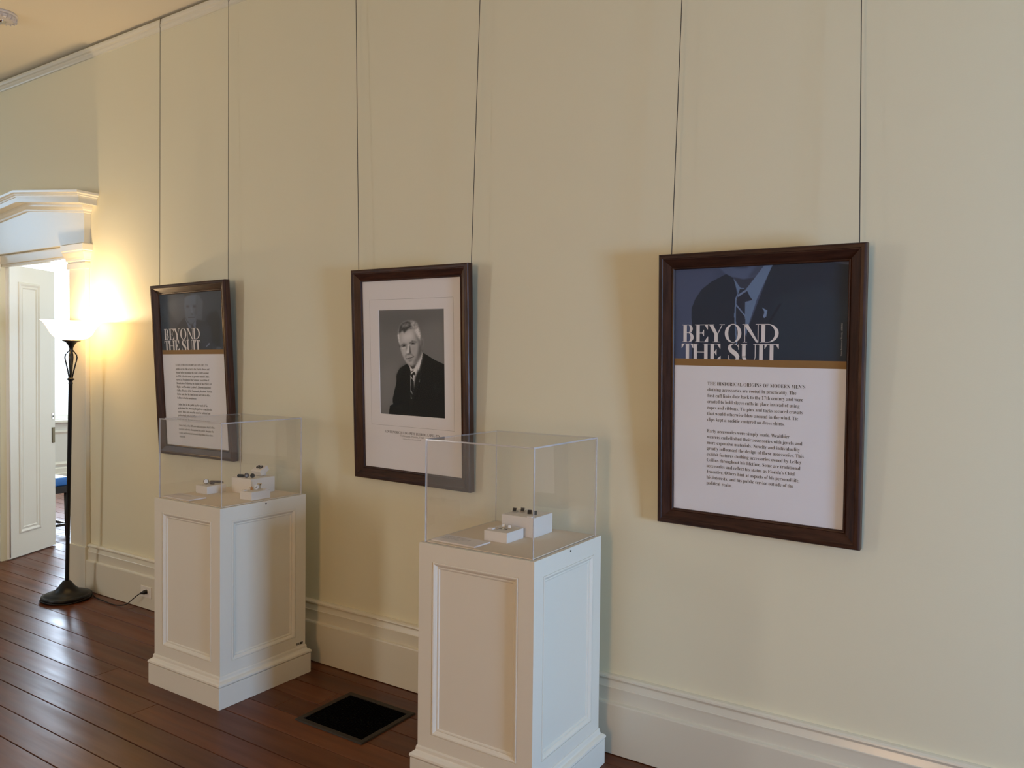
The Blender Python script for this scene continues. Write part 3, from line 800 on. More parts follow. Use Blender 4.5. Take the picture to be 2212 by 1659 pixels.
P.fill([(110, 900), (360, 800), (330, 1300), (110, 1510)], 104, 12)
P.fill([(700, 300), (1000, 250), (1000, 800), (720, 640)], 98, 12)
P.fill([(245, 1530), (262, 1388), (306, 1368), (300, 1300), (350, 1085), (354, 985), (375, 930), (405, 885), (500, 828), (545, 900), (560, 1000), (600, 1000), (690, 655), (715, 690), (770, 725), (860, 785), (1000, 850), (1000, 1600)], 13)
P.fill([(355, 985), (405, 888), (480, 842), (500, 836), (470, 880), (400, 960), (370, 1080)], 22, 3)
P.fill([(525, 845), (545, 935), (545, 1290), (556, 1305), (592, 1150), (690, 760), (702, 690), (688, 662), (640, 780), (590, 890), (570, 905)], 205)
P.fill([(560, 960), (700, 700), (650, 900), (590, 1140)], 180, 3, 0.6)
P.fill([(525, 840), (690, 640), (692, 690), (640, 790), (592, 893), (568, 905), (545, 880)], 52, 1)
P.fill([(552, 930), (582, 915), (608, 966), (598, 985), (580, 978), (586, 1165), (576, 1240), (552, 1300), (541, 1190), (537, 1000)], 18)
P.fill([(546, 955), (590, 917), (596, 928), (548, 972)], 200)
P.fill([(540, 985), (582, 1045), (582, 1062), (540, 998)], 150)
P.fill([(548, 1180), (570, 1228), (566, 1242), (547, 1192)], 140)
P.fill([(540, 990), (547, 990), (547, 1240), (556, 1300), (550, 1300), (541, 1180)], 120)
# head
P.fill([(668, 505), (700, 488), (714, 508), (710, 590), (694, 650), (672, 650)], 112, 1)
P.fill([(680, 540), (700, 520), (696, 590), (682, 600)], 62, 1)
P.fill([(384, 430), (393, 560), (402, 612), (420, 675), (455, 765), (490, 822), (522, 850), (562, 857), (612, 832), (660, 775), (688, 690), (684, 560), (672, 480), (600, 360), (500, 360), (430, 400)], 146, 1)
P.fill([(590, 400), (690, 480), (692, 690), (640, 790), (575, 856), (540, 852), (600, 780), (640, 690), (648, 600), (620, 500)], 100, 4)
P.fill([(650, 600), (690, 560), (690, 700), (640, 790), (590, 850), (580, 835), (630, 760)], 70, 3, 0.8)
P.fill([(430, 440), (560, 395), (585, 470), (545, 520), (440, 545)], 172, 5)
P.fill([(440, 640), (480, 620), (490, 700), (455, 730)], 165, 4)
P.fill([(560, 600), (620, 590), (615, 660), (575, 690)], 140, 4)
P.fill([(530, 800), (575, 785), (580, 830), (535, 838)], 158, 3)
P.fill([(500, 585), (522, 580), (527, 690), (495, 702), (488, 690)], 192, 1)
P.fill([(522, 590), (536, 600), (553, 690), (530, 702), (525, 680)], 74, 1)
P.fill([(486, 700), (550, 688), (548, 702), (520, 712), (492, 714)], 70, 1)
P.fill([(478, 600), (500, 580), (498, 640), (484, 660)], 108, 2)
P.fill([(416, 606), (450, 580), (488, 584), (482, 604), (440, 616)], 58, 1)
P.fill([(534, 566), (570, 550), (614, 562), (602, 578), (560, 582)], 56, 1)
P.fill([(446, 588), (468, 586), (466, 600), (448, 604)], 24, 0)
P.fill([(562, 556), (586, 556), (584, 572), (564, 574)], 24, 0)
P.fill([(420, 618), (482, 610), (476, 626), (430, 634)], 176, 1)
P.fill([(548, 590), (610, 580), (600, 600), (556, 606)], 150, 1)
P.fill([(404, 590), (450, 562), (492, 568), (490, 580), (450, 576), (412, 602)], 62, 1)
P.fill([(520, 560), (565, 526), (624, 540), (622, 552), (570, 542), (528, 572)], 54, 1)
P.fill([(388, 590), (404, 596), (412, 612), (396, 612)], 40, 1)
P.fill([(478, 762), (530, 752), (590, 732), (588, 744), (532, 764), (486, 772)], 46, 0)
P.fill([(500, 772), (578, 752), (566, 782), (520, 794)], 128, 1)
P.fill([(516, 794), (568, 782), (560, 796), (526, 804)], 88, 1)
P.fill([(550, 692), (590, 730), (584, 742), (545, 705)], 100, 1)
P.fill([(470, 730), (486, 700), (490, 712), (478, 750)], 104, 1)
hair = [(366, 470), (372, 415), (392, 340), (425, 292), (470, 268), (520, 258), (590, 264), (632, 295), (658, 360), (674, 440), (678, 500), (668, 530), (635, 478), (600, 392), (560, 372), (505, 388), (460, 428), (430, 395), (404, 424), (390, 450), (398, 560), (384, 540), (372, 500)]
P.fill(hair, 118, 1)
P.fill([(385, 415), (398, 335), (430, 296), (500, 268), (560, 285), (560, 345), (510, 372), (460, 428), (436, 392), (405, 426)], 60, 1)
P.fill([(592, 380), (640, 350), (672, 450), (670, 515), (636, 470)], 186, 2)
P.fill([(370, 450), (390, 430), (400, 560), (386, 545)], 190, 1)
P.fill([(540, 275), (600, 285), (640, 340), (600, 380), (560, 345)], 140, 2)
P.fill([(430, 320), (520, 300), (530, 325), (440, 350)], 130, 2, 0.8)
P.streaks(hair, 0.6, 5)
P.fill([(640, 1020), (655, 1018), (665, 1045), (660, 1076), (646, 1072), (652, 1046)], 215)
P.fill([(600, 1000), (640, 900), (700, 980), (620, 1200), (545, 1440), (530, 1440)], 20, 2)
P.fill([(700, 985), (715, 990), (640, 1200), (560, 1420), (548, 1420), (630, 1190)], 6, 1)
for q in ([(860, 1250), (930, 1150), (940, 1160), (870, 1262)], [(860, 1100), (875, 1100), (850, 1230), (845, 1220)], [(880, 1480), (960, 1400), (970, 1410), (890, 1490)], [(320, 1400), (400, 1390), (440, 1440), (420, 1440)]): P.fill(q, 26, 2)
P.build('printed_photograph', px0 - 0.001, px1 + 0.001, pz0 - 0.001, pz1 + 0.001, -0.0092, mb)
text_block('caption', [('GOVERNOR COLLINS WITH FLORIDA LAPEL PIN', -0.175, 0.1795, 0.2392)], -0.0114, M['ink'], mb, 0.0118, thin=-0.008)
text_block('caption', [('Tallahassee, Florida, 1960', -0.0735, 0.0785, 0.2255)], -0.0114, M['grey_ink'], mb, 0.0095, ser=False)
text_block('caption', [('Courtesy of State Archives of Florida', -0.057, 0.0615, 0.2140)], -0.0114, M['grey_ink'], mb, 0.0052, ser=False)

# ------------------------------------------------------------------ pedestals and acrylic covers
PW, PH = 0.5131, 0.926
PM = [(0.0, 0.0), (0.0004, -0.0018), (0.0018, -0.0018), (0.0026, 0.0006), (0.006, 0.0014), (0.010, 0.0002), (0.014, -0.0032), (0.0175, -0.0058), (0.0195, -0.0088), (0.0225, -0.0076), (0.0265, -0.0086), (0.0295, -0.0120)]
def square_loft(bm, prof):
    """prof: (outset, z) run round the square plan 0..PW"""
    V = []
    for d, z in prof:
        V.append([bm.verts.new(p) for p in ((-d, -d, z), (PW + d, -d, z), (PW + d, PW + d, z), (-d, PW + d, z))])
    for a_, b_ in zip(V, V[1:]):
        for i in range(4): bm.faces.new((a_[i], a_[(i + 1) % 4], b_[(i + 1) % 4], b_[i]))
    bm.faces.new(V[0][::-1]); bm.faces.new(V[-1])
    return bm
def pedestal(x, y, label):
    t = thing('display_pedestal', label, 'pedestal', (x, y, 0), group='white panelled display pedestals')
    bm = square_loft(bmesh.new(), [(0, 0.10), (0, 0.199)]); bmesh.ops.delete(bm, geom=[f for f in bm.faces if f.calc_center_median().z > 0.198], context='FACES_ONLY')
    square_loft(bm, [(0, 0.862), (0, PH - 0.001), (-0.001, PH)]); bmesh.ops.delete(bm, geom=[f for f in bm.faces if abs(f.calc_center_median().z - 0.862) < 1e-4], context='FACES_ONLY')
    c = 0.064; e = PW - 0.064                            # corner stiles left round the four sunk panels
    for q in ([(0, c), (0, 0), (c, 0)], [(e, 0), (PW, 0), (PW, c)], [(PW, e), (PW, PW), (e, PW)], [(c, PW), (0, PW), (0, e)]):
        A = [bm.verts.new((x_, y_, 0.199)) for x_, y_ in q]; B = [bm.verts.new((x_, y_, 0.862)) for x_, y_ in q]
        for i in range(2): bm.faces.new((A[i], A[i + 1], B[i + 1], B[i]))
    bmesh.ops.remove_doubles(bm, verts=bm.verts[:], dist=1e-5)
    obj('body', bm, M['pedestal'], t)
    obj('plinth', square_loft(bmesh.new(), [(0.020, 0.001), (0.020, 0.099), (0.019, 0.1005)]), M['pedestal'], t)
    obj('plinth_moulding', square_loft(bmesh.new(), [(0.014, 0.1005), (0.021, 0.103), (0.0235, 0.109), (0.022, 0.116), (0.016, 0.121), (0.008, 0.125), (0.0055, 0.130), (0.0045, 0.141), (0.002, 0.147), (-0.002, 0.147)]), M['pedestal'], t)
    for (lx, ly, rz) in ((0.064, 0, 0), (PW, 0.064, PI / 2), (PW - 0.064, PW, PI), (0, PW - 0.064, -PI / 2)):
        o = obj('panel_moulding', rect_mould(PW - 0.128, 0.663, PM), M['pedestal'], t)
        o.location = (lx, ly, 0.199); o.rotation_euler = (0, 0, rz)
        o = obj('panel', box((0.0293, 0.0118, 0.0293), (PW - 0.128 - 0.0293, 0.016, 0.663 - 0.0293)), M['pedestal'], t)
        o.location = (lx, ly, 0.199); o.rotation_euler = (0, 0, rz)
    obj('display_deck', box((0.022, 0.022, PH - 0.002), (PW - 0.022, PW - 0.022, PH + 0.003)), M['linen'], t)
    o = obj('lock_hole', lathe([(0.0042, 0), (0.0042, 0.002)], 12), M['onyx'], t); o.rotation_euler = (0, PI / 2, 0); o.location = (PW - 0.001, 0.260, 0.9135)
    return t
p1 = pedestal(-3.5655, -0.673, 'white panelled pedestal standing nearer the floor lamp, inventory sticker low down')
p2 = pedestal(-1.8904, -0.6485, 'white panelled pedestal in front, right of the dark floor vent')
stk = obj('inventory_sticker', box((PW, 0.452, 0.150), (PW + 0.0006, 0.500, 0.172)), M['plastic'], p1)
bm = bmesh.new()
for y0, y1 in ((0.456, 0.461), (0.463, 0.466), (0.469, 0.474), (0.479, 0.490), (0.492, 0.496)):
    add_box(bm, (PW + 0.0005, y0, 0.155), (PW + 0.0009, y1, 0.167))
obj('bar_print', bm, M['ink'], stk)
IN, CH, TK = 0.0151, 0.394, 0.0055
def acrylic_case(x, y, label):
    t = thing('acrylic_cover', label, 'display case', (x, y, PH), group='clear acrylic covers on the pedestals')
    a, b = IN, PW - IN
    def panel(lo, hi, thin_axis):
        bm = box(lo, hi)
        bmesh.ops.recalc_face_normals(bm, faces=bm.faces[:])
        for f in bm.faces:
            f.material_index = 0 if abs(f.normal[thin_axis]) > 0.5 else 1
        o = obj('top_panel' if thin_axis == 2 else 'side_panel', bm, M['acrylic'], t)
        o.data.materials.append(M['acrylic_edge'])
    g = 0.0003; z0 = 0.0005
    panel((a, a, z0), (b, a + TK, CH - TK - g), 1); panel((a, b - TK, z0), (b, b, CH - TK - g), 1)
    panel((a, a + TK + g, z0), (a + TK, b - TK - g, CH - TK - g), 0); panel((b - TK, a + TK + g, z0), (b, b - TK - g, CH - TK - g), 0)
    panel((a, a, CH - TK), (b, b, CH), 2)
    return t
acrylic_case(-3.5655, -0.673, 'clear acrylic box cover on the pedestal nearer the floor lamp')
acrylic_case(-1.8904, -0.6485, 'clear acrylic box cover on the front pedestal beside the floor vent')
ZD = PH + 0.003

# risers -----------------------------------------------------------------------
RH, RB = 0.040, 0.0785
def riser(x0, x1, y0, y1, h, label, z=ZD, tabs=()):
    t = thing('riser_block', label, 'display riser', ((x0 + x1) / 2, (y0 + y1) / 2, z), group='small white riser blocks in the cases')
    hx, hy = (x1 - x0) / 2, (y1 - y0) / 2
    obj('block', box((-hx, -hy, 0.0002), (hx, hy, h), 0.0012), M['riser'], t)
    for tx, ty in tabs:
        obj('number_tag', box((tx * hx - 0.011, ty * hy - 0.010, h), (tx * hx + 0.011, ty * hy + 0.010, h + 0.005), 0.001), M['card'], t)
    return t
riser(-3.513, -3.421, -0.478, -0.366, RH, 'low white block in far case carrying silver round cufflink, left of the others', tabs=((-0.80, 0.55),))
riser(-3.391, -3.238, -0.354, -0.204, RB, 'large white block in far case, tilted little box on top', tabs=((-0.82, -0.55),))
riser(-3.187, -3.100, -0.460, -0.346, RH, 'low white block in far case carrying the gold star pin', tabs=((-0.72, -0.72), (0.6, 0.72)))
riser(-1.712, -1.562, -0.352, -0.206, RB, 'large white block in front case under four black square cufflinks', tabs=((-0.82, 0.05), (0.72, -0.85)))
riser(-1.702, -1.597, -0.488, -0.370, RH, 'low white block in front case holding small silver cufflinks', tabs=((-0.74, -0.50),))
tb = thing('riser_box', 'little white box propped at a slant on large block in far case', 'display riser', (-3.322, -0.262, ZD + RB))
o = obj('box', box((-0.036, 0, 0), (0.036, 0.056, 0.028), 0.001), M['riser'], tb); o.rotation_euler = (math.radians(30), 0, 0); o.location = (0, 0.014, 0.0008)
obj('prop', box((-0.02, 0.030, 0.0005), (0.02, 0.056, 0.014), 0.001), M['riser'], tb)

# label cards
def card(x0, x1, y0, y1, rz, lines, label):
    t = thing('label_card', label, 'label card', ((x0 + x1) / 2, (y0 + y1) / 2, ZD), rz)
    hx, hy = (x1 - x0) / 2, (y1 - y0) / 2
    obj('card', box((-hx, -hy, 0.0003), (hx, hy, 0.0058), 0.0006), M['card'], t)
    text_block('lettering', [(s, -hx + 0.012, None if e is None else -hx + 0.012 + e, hy - 0.024 - 0.012 * i) for i, (s, e) in enumerate(lines)], 0, M['grey_ink'], t, 0.0056,
               mtx=Matrix.Translation((0, 0, 0.0060)) @ Matrix.Rotation(-PI / 2, 4, 'X'))
card(-3.538, -3.328, -0.645, -0.548, 0.0, [('Lapel pins and cuff links', 0.11), ('worn at public events and', 0.125), ('at home', 0.05)], 'white label card lying at the left front corner of far case')
card(-1.862, -1.655, -0.612, -0.512, -0.03, [('Square cuff links', 0.10), ('and tie tacks worn with', 0.13), ('a dark business suit and', 0.125), ('white dress shirt', 0.09)], 'white label card lying at left front corner of near case')

# ------------------------------------------------------------------ jewellery
def disc(bm, r, t, mtx, seg=18):
    add_lathe(bm, [(r * 0.9, 0), (r, t * 0.25), (r, t * 0.75), (r * 0.9, t)], seg, mtx)
def face_to(x, y, z, rz, tilt):
    """local z of the face points towards heading rz, leaning back by tilt"""
    return Matrix.Translation((x, y, z)) @ Matrix.Rotation(rz, 4, 'Z') @ Matrix.Rotation(PI / 2 - tilt, 4, 'X')
def square_link(x, y, z, s, face, rim, label, rz=0.25, group=None, tilt=0.35):
    t = thing('cufflink', label, 'cufflink', (x, y, z), rz, group)
    mt = Matrix.Translation((0, 0, s * 0.56)) @ Matrix.Rotation(-tilt, 4, 'X')
    bm = add_box(bmesh.new(), (-s / 2, -0.002, -s / 2), (s / 2, 0.002, s / 2), 0.0006)
    bmesh.ops.transform(bm, matrix=mt, verts=bm.verts[:]); obj('bezel', bm, rim, t)
    q = s * 0.38
    bm = add_box(bmesh.new(), (-q, -0.0032, -q), (q, -0.0018, q), 0.0004)
    bmesh.ops.transform(bm, matrix=mt, verts=bm.verts[:]); obj('stone', bm, face, t)
    bm = add_tube(bmesh.new(), [mt @ Vector((0, 0.002, 0)), (0.002, s * 0.55, s * 0.42), (0.004, s * 0.95, s * 0.22)], s * 0.09, 6); obj('post', bm, rim, t)
    bm = bmesh.new(); add_tube(bm, [(-s * 0.28, s * 1.0, s * 0.16), (s * 0.36, s * 0.98, s * 0.22)], s * 0.15, 8); obj('toggle', bm, rim, t)
    return t
zE = ZD + RB + 0.0002; zF = ZD + RH + 0.0002
g4 = 'square cufflinks on the large block of the front case'
square_link(-1.690, -0.290, zE, 0.0185, M['onyx'], M['silver'], 'black square cufflink with silver rim, leftmost of four on large block', 0.2, g4)
square_link(-1.663, -0.272, zE, 0.0185, M['onyx'], M['silver'], 'black square cufflink with silver rim, second from left on large block', 0.2, g4)
square_link(-1.618, -0.292, zE, 0.0170, M['onyx'], M['onyx'], 'all black square cufflink, third from left on large front case block', 0.3, g4)
square_link(-1.594, -0.290, zE, 0.0160, M['onyx'], M['onyx'], 'all black square cufflink, rightmost of four on large block', 0.5, g4)
square_link(-1.664, -0.408, zF, 0.0140, M['pearl'], M['silver'], 'small silver square cufflink standing at left on low front case block', 0.35, 'silver cufflinks on the low block')
square_link(-1.634, -0.412, zF, 0.0140, M['pearl'], M['silver'], 'small silver square cufflink standing at right on low front case block', 0.35, 'silver cufflinks on the low block')
def tack(x, y, z, rz, label):
    t = thing('tie_tack', label, 'tie tack', (x, y, z), rz, 'tie tacks on the low block')
    bm = bmesh.new(); disc(bm, 0.0052, 0.003, Matrix.Translation((0, 0, 0.003)) @ Matrix.Rotation(1.0, 4, 'X')); obj('head', bm, M['silver'], t)
    obj('pin', add_tube(bmesh.new(), [(0, 0.0, 0.003), (0.008, 0.004, 0.0022), (0.014, 0.006, 0.002)], [0.0014, 0.0012, 0.0016], 6), M['taupe'], t)
tack(-1.668, -0.446, zF, 0.2, 'tiny round tie tack lying left in front of silver square cufflinks')
tack(-1.643, -0.440, zF, -0.3, 'tiny round tie tack lying right in front of silver square cufflinks')

def round_link(x, y, z, r, face, rim, rz, tilt, label, group=None, cat='cufflink', name='cufflink'):
    t = thing(name, label, cat, (x, y, z), rz, group)
    mt = Matrix.Translation((0, 0, r * 1.02)) @ Matrix.Rotation(PI / 2 - tilt, 4, 'X')
    bm = bmesh.new(); disc(bm, r, 0.004, mt); obj('rim', bm, rim, t, True)
    bm = bmesh.new(); disc(bm, r * 0.82, 0.002, mt @ Matrix.Translation((0, 0, 0.0032))); obj('face', bm, face, t, True)
    obj('post', add_tube(bmesh.new(), [(0, 0.002, r), (0.002, r * 1.2, r * 0.6), (0.003, r * 1.7, r * 0.3)], 0.0016, 6), M['silver'], t)
    obj('toggle', add_tube(bmesh.new(), [(-r * 0.5, r * 1.72, r * 0.24), (r * 0.55, r * 1.7, r * 0.28)], 0.0019, 6), M['silver'], t)
    return t
round_link(-3.498, -0.428, zF, 0.0135, M['pearl'], M['taupe'], 0.75, 0.2, 'round cufflink with white face and dark rim on leftmost low block')
t = thing('tie_clasp', 'brown and grey tie clasp lying beside round white-faced cufflink', 'tie clasp', (-3.472, -0.418, zF), 0.3)
bm = bmesh.new(); bmesh.ops.create_icosphere(bm, subdivisions=2, radius=1.0); bmesh.ops.transform(bm, matrix=Matrix.Translation((0, 0, 0.010)) @ Matrix.Diagonal((0.010, 0.009, 0.010, 1)), verts=bm.verts[:])
obj('knob', bm, M['taupe'], t, True)
obj('bar', add_tube(bmesh.new(), [(-0.004, 0.004, 0.014), (0.008, 0.02, 0.011), (0.022, 0.042, 0.008), (0.032, 0.060, 0.004)], [0.0055, 0.006, 0.006, 0.0015], 8), M['taupe'], t, True)
obj('foot', add_tube(bmesh.new(), [(0.004, -0.003, 0.004), (0.016, 0.006, 0.003)], [0.004, 0.003], 8), M['taupe'], t, True)
t = thing('tie_bar', 'dark ribbed tie bar on large block of far case', 'tie bar', (-3.341, -0.335, zE), 0.62)
obj('bar', add_tube(bmesh.new(), [(-0.018, 0, 0.006), (-0.012, 0, 0.008), (0.010, 0, 0.007), (0.022, 0, 0.004)], [0.005, 0.0075, 0.006, 0.0012], 8), M['black_metal'], t, True)
bm = bmesh.new()
for i in range(5): add_box(bm, (-0.015 + i * 0.006, -0.0065, 0.012), (-0.012 + i * 0.006, 0.0065, 0.0155), 0.0004)
obj('ribs', bm, M['black_metal'], t)
obj('clip', box((-0.017, -0.004, 0.0003), (0.010, 0.004, 0.0022), 0.0004), M['black_metal'], t)
gO = 'dark oval cufflinks on the large far block'
round_link(-3.299, -0.334, zE, 0.0125, M['taupe'], M['black_metal'], 1.2, 0.15, 'dark oval cufflink standing next to the dark tie bar', gO)
round_link(-3.272, -0.318, zE, 0.0115, M['black_metal'], M['black_metal'], 0.9, 0.3, 'dark oval cufflink standing below the slanted little box', gO)
mtb = Matrix.Translation((-3.322, -0.262, ZD + RB)) @ Matrix.Translation((0, 0.014, 0.0008)) @ Matrix.Rotation(math.radians(30), 4, 'X')
for x_, lab in ((-0.010, 'left dark ring-shaped cufflink on slanted little white box'), (0.012, 'right dark ring-shaped cufflink on slanted little white box')):
    t = thing('cufflink', lab, 'cufflink', group='dark ring cufflinks on the slanted box')
    t.matrix_world = mtb @ Matrix.Translation((x_, 0.034, 0.0283))
    bm = bmesh.new(); pts = [(0.0075 * math.cos(a_), 0.0095 * math.sin(a_), 0.003) for a_ in [2 * PI * i / 16 for i in range(17)]]
    obj('ring', add_tube(bm, pts, 0.0028, 7), M['onyx'], t, True)
    obj('face', lathe([(0.0055, 0.0), (0.0055, 0.0028), (0.0045, 0.0036)], 14), M['silver'], t)
# star pin, white round link, grey link on the front low block of the far case
t = thing('star_pin', 'gold star-shaped lapel pin on low white block in far case', 'lapel pin', (-3.140, -0.428, zF), 0.35)
bm = bmesh.new(); A = []; B = []
for i in range(10):
    r = 0.012 if i % 2 == 0 else 0.0055; a_ = PI / 2 + i * PI / 5
    A.append(bm.verts.new((r * math.cos(a_), -0.0016, 0.0118 + r * math.sin(a_)))); B.append(bm.verts.new((r * math.cos(a_), 0.0012, 0.0118 + r * math.sin(a_))))
cv = bm.verts.new((0, -0.004, 0.0118)); bm.faces.new(B)
for i in range(10):
    j = (i + 1) % 10; bm.faces.new((A[i], A[j], cv)); bm.faces.new((A[i], B[i], B[j], A[j]))
obj('star', bm, M['gold_metal'], t)
obj('pin_back', add_tube(bmesh.new(), [(0, 0.001, 0.0118), (0.001, 0.009, 0.008), (0.002, 0.012, 0.002)], 0.0018, 6), M['gold_metal'], t)
t = thing('cufflink', 'white round cufflink with dark slash, behind the gold star pin', 'cufflink', (-3.146, -0.392, zF), 0.35)
mt = Matrix.Translation((0, 0, 0.0135)) @ Matrix.Rotation(PI / 2 - 0.35, 4, 'X')
bm = bmesh.new(); disc(bm, 0.0130, 0.008, mt, 24); obj('face', bm, M['pearl'], t, True)
bm = add_box(bmesh.new(), (0.002, -0.008, 0.0078), (0.0042, 0.006, 0.0088)); bmesh.ops.transform(bm, matrix=mt @ Matrix.Rotation(-0.5, 4, 'Z'), verts=bm.verts[:]); obj('slash', bm, M['onyx'], t)
obj('post', add_tube(bmesh.new(), [(0, 0.004, 0.013), (0.002, 0.014, 0.008), (0.003, 0.020, 0.004)], 0.002, 6), M['silver'], t)
t = thing('cufflink', 'silver grey cufflink with a black dot, behind white round cufflink', 'cufflink', (-3.158, -0.366, zF), 0.35)
mt = Matrix.Translation((0, 0, 0.020)) @ Matrix.Rotation(PI / 2 - 0.7, 4, 'X')
bm = bmesh.new(); add_box(bm, (-0.011, -0.008, 0), (0.011, 0.008, 0.006), 0.0015, mt); obj('body', bm, M['silver'], t)
bm = bmesh.new(); disc(bm, 0.0035, 0.002, mt @ Matrix.Translation((0.007, -0.002, 0.0058))); obj('dot', bm, M['onyx'], t)
obj('post', add_tube(bmesh.new(), [(0, 0.002, 0.019), (0, 0.004, 0.008), (0, 0.004, 0.001)], [0.002, 0.0025, 0.005], 8), M['silver'], t)

# ------------------------------------------------------------------ floor lamp
def torchiere(x, y, label, lean=(0.0, 0.0), power=100, cord=True):
    t = thing('floor_lamp', label, 'floor lamp', (x, y, 0.0005))
    obj('base', lathe([(0.146, 0.0), (0.152, 0.004), (0.152, 0.026), (0.149, 0.031), (0.140, 0.033), (0.134, 0.034), (0.128, 0.040), (0.100, 0.048), (0.072, 0.062), (0.050, 0.084), (0.034, 0.108), (0.026, 0.118), (0.020, 0.124), (0.0, 0.126)], 48, False), M['black_metal'], t, True)
    st = obj('pole', lathe([(0.013, 0.118), (0.0135, 0.14), (0.0125, 0.16), (0.0125, 1.440), (0.015, 1.447), (0.0125, 1.452), (0.0125, 1.462), (0.016, 1.466), (0.026, 1.474), (0.016, 1.480), (0.012, 1.486), (0.0065, 1.50), (0.0065, 1.655)], 20, False), M['black_metal'], t, True)
    st.rotation_euler = (math.atan2(-lean[1], 1.8), math.atan2(lean[0], 1.8), 0)
    for i in range(4):
        a_ = PI / 4 + i * PI / 2; c, s = math.cos(a_), math.sin(a_)
        pts = [(r * c, r * s, z) for r, z in ((0.010, 1.486), (0.017, 1.525), (0.026, 1.565), (0.034, 1.598), (0.037, 1.618), (0.033, 1.636), (0.022, 1.650), (0.012, 1.662), (0.010, 1.668))]
        obj('cage_rod', add_tube(bmesh.new(), pts, 0.0042, 7), M['black_metal'], st, True)
    obj('bowl_holder', lathe([(0.011, 1.652), (0.0125, 1.660), (0.011, 1.668), (0.013, 1.682), (0.020, 1.700), (0.034, 1.718), (0.055, 1.727), (0.057, 1.730), (0.0, 1.732)], 28, False), M['black_metal'], st, True)
    obj('bowl_shade', lathe([(0.030, 1.7325), (0.070, 1.738), (0.100, 1.750), (0.122, 1.772), (0.136, 1.798), (0.150, 1.824), (0.166, 1.844), (0.181, 1.857), (0.183, 1.860), (0.178, 1.859), (0.160, 1.845), (0.144, 1.824), (0.130, 1.797), (0.116, 1.775), (0.096, 1.756), (0.066, 1.745), (0.030, 1.740)], 48, False), M['bowl'], st, True)
    obj('bulb', lathe([(0.0, 1.745), (0.010, 1.747), (0.011, 1.775), (0.015, 1.795), (0.018, 1.812), (0.015, 1.826), (0.008, 1.833), (0.0, 1.834)], 16, False), M['bulb'], st, True)
    d = bpy.data.lights.new('lamp_light', 'POINT'); d.energy = power; d.color = (1.0, 0.71, 0.41); d.shadow_soft_size = 0.026
    o = bpy.data.objects.new('lamp_light', d); COL.objects.link(o); o.parent = st; o.location = (0, 0, 1.836)
    if cord:
        pts = [(-5.225, -0.070), (-5.19, -0.085), (-5.118, -0.098), (-5.02, -0.104), (-4.93, -0.110), (-4.87, -0.100)]
        P3 = [(a_ - x, b_ - y, 0.0042) for a_, b_ in pts] + [(-4.80 - x, -0.092 - y, 0.022), (-4.74 - x, -0.085 - y, 0.062), (-4.695 - x, -0.080 - y, 0.094), (-4.672 - x, -0.074 - y, 0.110)]
        # smooth the run
        Q = []
        for i in range(len(P3) - 1):
            p0, p1_, p2_, p3 = (Vector(P3[max(0, min(len(P3) - 1, i + d_))]) for d_ in (-1, 0, 1, 2))
            for s_ in range(5):
                u = s_ / 5
                Q.append(0.5 * ((2 * p1_) + (p2_ - p0) * u + (2 * p0 - 5 * p1_ + 4 * p2_ - p3) * u * u + (3 * p1_ - p0 - 3 * p2_ + p3) * u ** 3))
        Q.append(Vector(P3[-1]))
        for q in Q: q.z = max(q.z, 0.0036)
        cd = obj('cord', add_tube(bmesh.new(), Q, 0.0032, 6), M['black_plastic'], t, True)
        e = Vector(P3[-1]); wl = Vector((-4.650 - x, -0.0408 - y, 0.118))
        obj('plug', add_tube(bmesh.new(), [e, e.lerp(wl, 0.35), e.lerp(wl, 0.6), wl], [0.005, 0.010, 0.014, 0.014], 10), M['black_plastic'], cd)
        # slack turn of cord around the base
        pts = [(0.157 * math.cos(a_), 0.157 * math.sin(a_), 0.010 + 0.006 * math.sin(a_ * 3)) for a_ in [2.9 + 0.16 * i for i in range(26)]]
        obj('cord_loop', add_tube(bmesh.new(), pts, 0.0034, 6), M['black_plastic'], t, True)
    return t
torchiere(-5.3, -0.21, 'black torchiere floor lamp lit beside the doorway', (0.065, 0.005), 33)

# wall outlet in the baseboard
t = thing('wall_outlet', 'white duplex outlet set in the baseboard with black plug', 'outlet', (-4.663, -0.0353, 0.113))
obj('cover_plate', box((-0.058, -0.0045, -0.036), (0.058, 0.0, 0.036), 0.002), M['plastic'], t)
for s in (-1, 1):
    so = obj('socket', add_lathe(bmesh.new(), [(0.0165, 0), (0.0165, 0.0015), (0.0155, 0.0022)], 20, Matrix.Translation((s * 0.020, -0.0044, 0)) @ Matrix.Rotation(PI / 2, 4, 'X')), M['plastic'], t)
    bm = bmesh.new()
    for dx in (-0.006, 0.006): add_box(bm, (s * 0.020 + dx - 0.001, -0.0070, -0.002), (s * 0.020 + dx + 0.001, -0.0064, 0.006))
    obj('slots', bm, M['onyx'], so)

# ------------------------------------------------------------------ floor vent
t = thing('floor_vent', 'dark metal floor vent grille sunk in boards between the pedestals', 'vent', (-2.474, -0.383, 0.0006))
HX, HY, BR = 0.206, 0.176, 0.028
bm = bmesh.new()
prof = [(0, 0.0), (0.004, 0.0055), (BR - 0.003, 0.0055), (BR, 0.004), (BR, 0.0)]
rings = [[bm.verts.new(p) for p in ((-HX + d, -HY + d, z), (HX - d, -HY + d, z), (HX - d, HY - d, z), (-HX + d, HY - d, z))] for d, z in prof]
for a_, b_ in zip(rings, rings[1:]):
    for i in range(4): bm.faces.new((a_[i], a_[(i + 1) % 4], b_[(i + 1) % 4], b_[i]))
obj('frame', bm, M['vent'], t)
obj('duct_shade_sheet', box((-HX + BR - 0.001, -HY + BR - 0.001, 0.0), (HX - BR + 0.001, HY - BR + 0.001, 0.0008)), M['void'], t)  # flat black sheet standing in for the shade down the duct
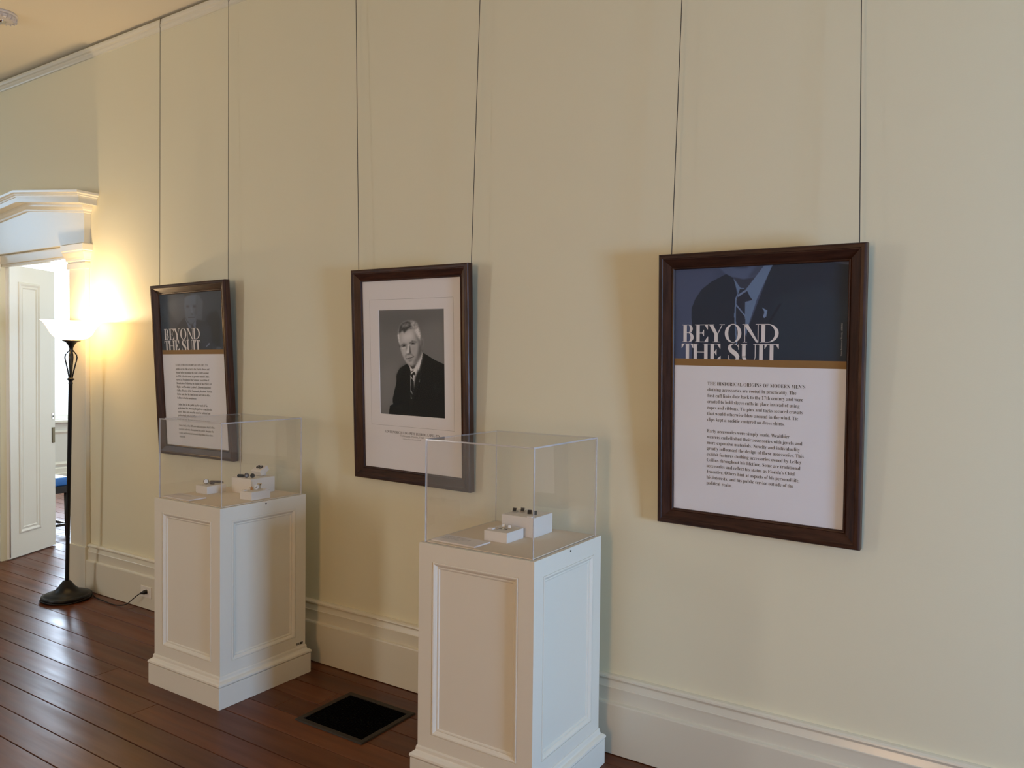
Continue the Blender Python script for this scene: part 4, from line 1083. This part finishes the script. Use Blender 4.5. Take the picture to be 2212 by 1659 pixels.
bm = bmesh.new(); n = 30
for i in range(n):
    yy = -HY + BR + (2 * HY - 2 * BR) * (i + 0.5) / n
    add_box(bm, (-HX + BR, yy - 0.0012, 0.0009), (HX - BR, yy + 0.0012, 0.0032))
o = obj('louvers', bm, M['void'], t); o['kind'] = 'stuff'

# ------------------------------------------------------------------ smoke detector on the ceiling
t = thing('smoke_detector', 'round pale smoke detector on the ceiling in upper left corner', 'smoke detector', (-5.312, -0.582, ZC))
obj('base', add_lathe(bmesh.new(), [(0.085, -0.0003), (0.088, -0.006), (0.086, -0.014), (0.078, -0.017), (0.0, -0.0175)], 40, None, False), M['detector'], t, True)
obj('cover', add_lathe(bmesh.new(), [(0.078, -0.0175), (0.080, -0.024), (0.076, -0.034), (0.060, -0.042), (0.030, -0.045), (0.0, -0.0455)], 40, None, False), M['detector'], t, True)
for i in range(18):
    a_ = 2 * PI * i / 18
    o = obj('vent_rib', box((0.060, -0.003, -0.043), (0.083, 0.003, -0.020), 0.001), M['detector'], t); o.rotation_euler = (0, 0, a_)
obj('sensor', add_lathe(bmesh.new(), [(0.024, -0.044), (0.022, -0.052), (0.012, -0.057), (0.0, -0.058)], 20, None, False), M['silver'], t, True)

# ------------------------------------------------------------------ bench in the room beyond
t = thing('bench', 'dark wooden bench with a blue cushion seen through the doorway', 'bench', (-7.475, 0.28, 0))
bx0, bx1, by0, by1 = -0.275, 0.275, -0.53, 0.53
obj('seat_frame', box((bx0, by0, 0.392), (bx1, by1, 0.456), 0.004), M['bench'], t)
bm = add_box(bmesh.new(), (bx0 + 0.004, by0 + 0.004, 0.456), (bx1 - 0.004, by1 - 0.004, 0.534), 0.016)
obj('cushion', bm, M['navy'], t, True)
for lx in (bx0 + 0.03, bx1 - 0.03):
    for ly in (by0 + 0.03, by1 - 0.03):
        obj('leg', add_tube(bmesh.new(), [(lx, ly, 0.001), (lx, ly, 0.2), (lx, ly, 0.393)], [0.013, 0.016, 0.020], 10), M['bench'], t, True)
for ly in (by0 + 0.03, by1 - 0.03):
    obj('stretcher', box((bx0 + 0.04, ly - 0.012, 0.092), (bx1 - 0.04, ly + 0.012, 0.118), 0.003), M['bench'], t)
obj('stretcher', box((bx1 - 0.042, by0 + 0.04, 0.088), (bx1 - 0.018, by1 - 0.04, 0.112), 0.003), M['bench'], t)

bpy.data.objects.remove(_to, do_unlink=True)
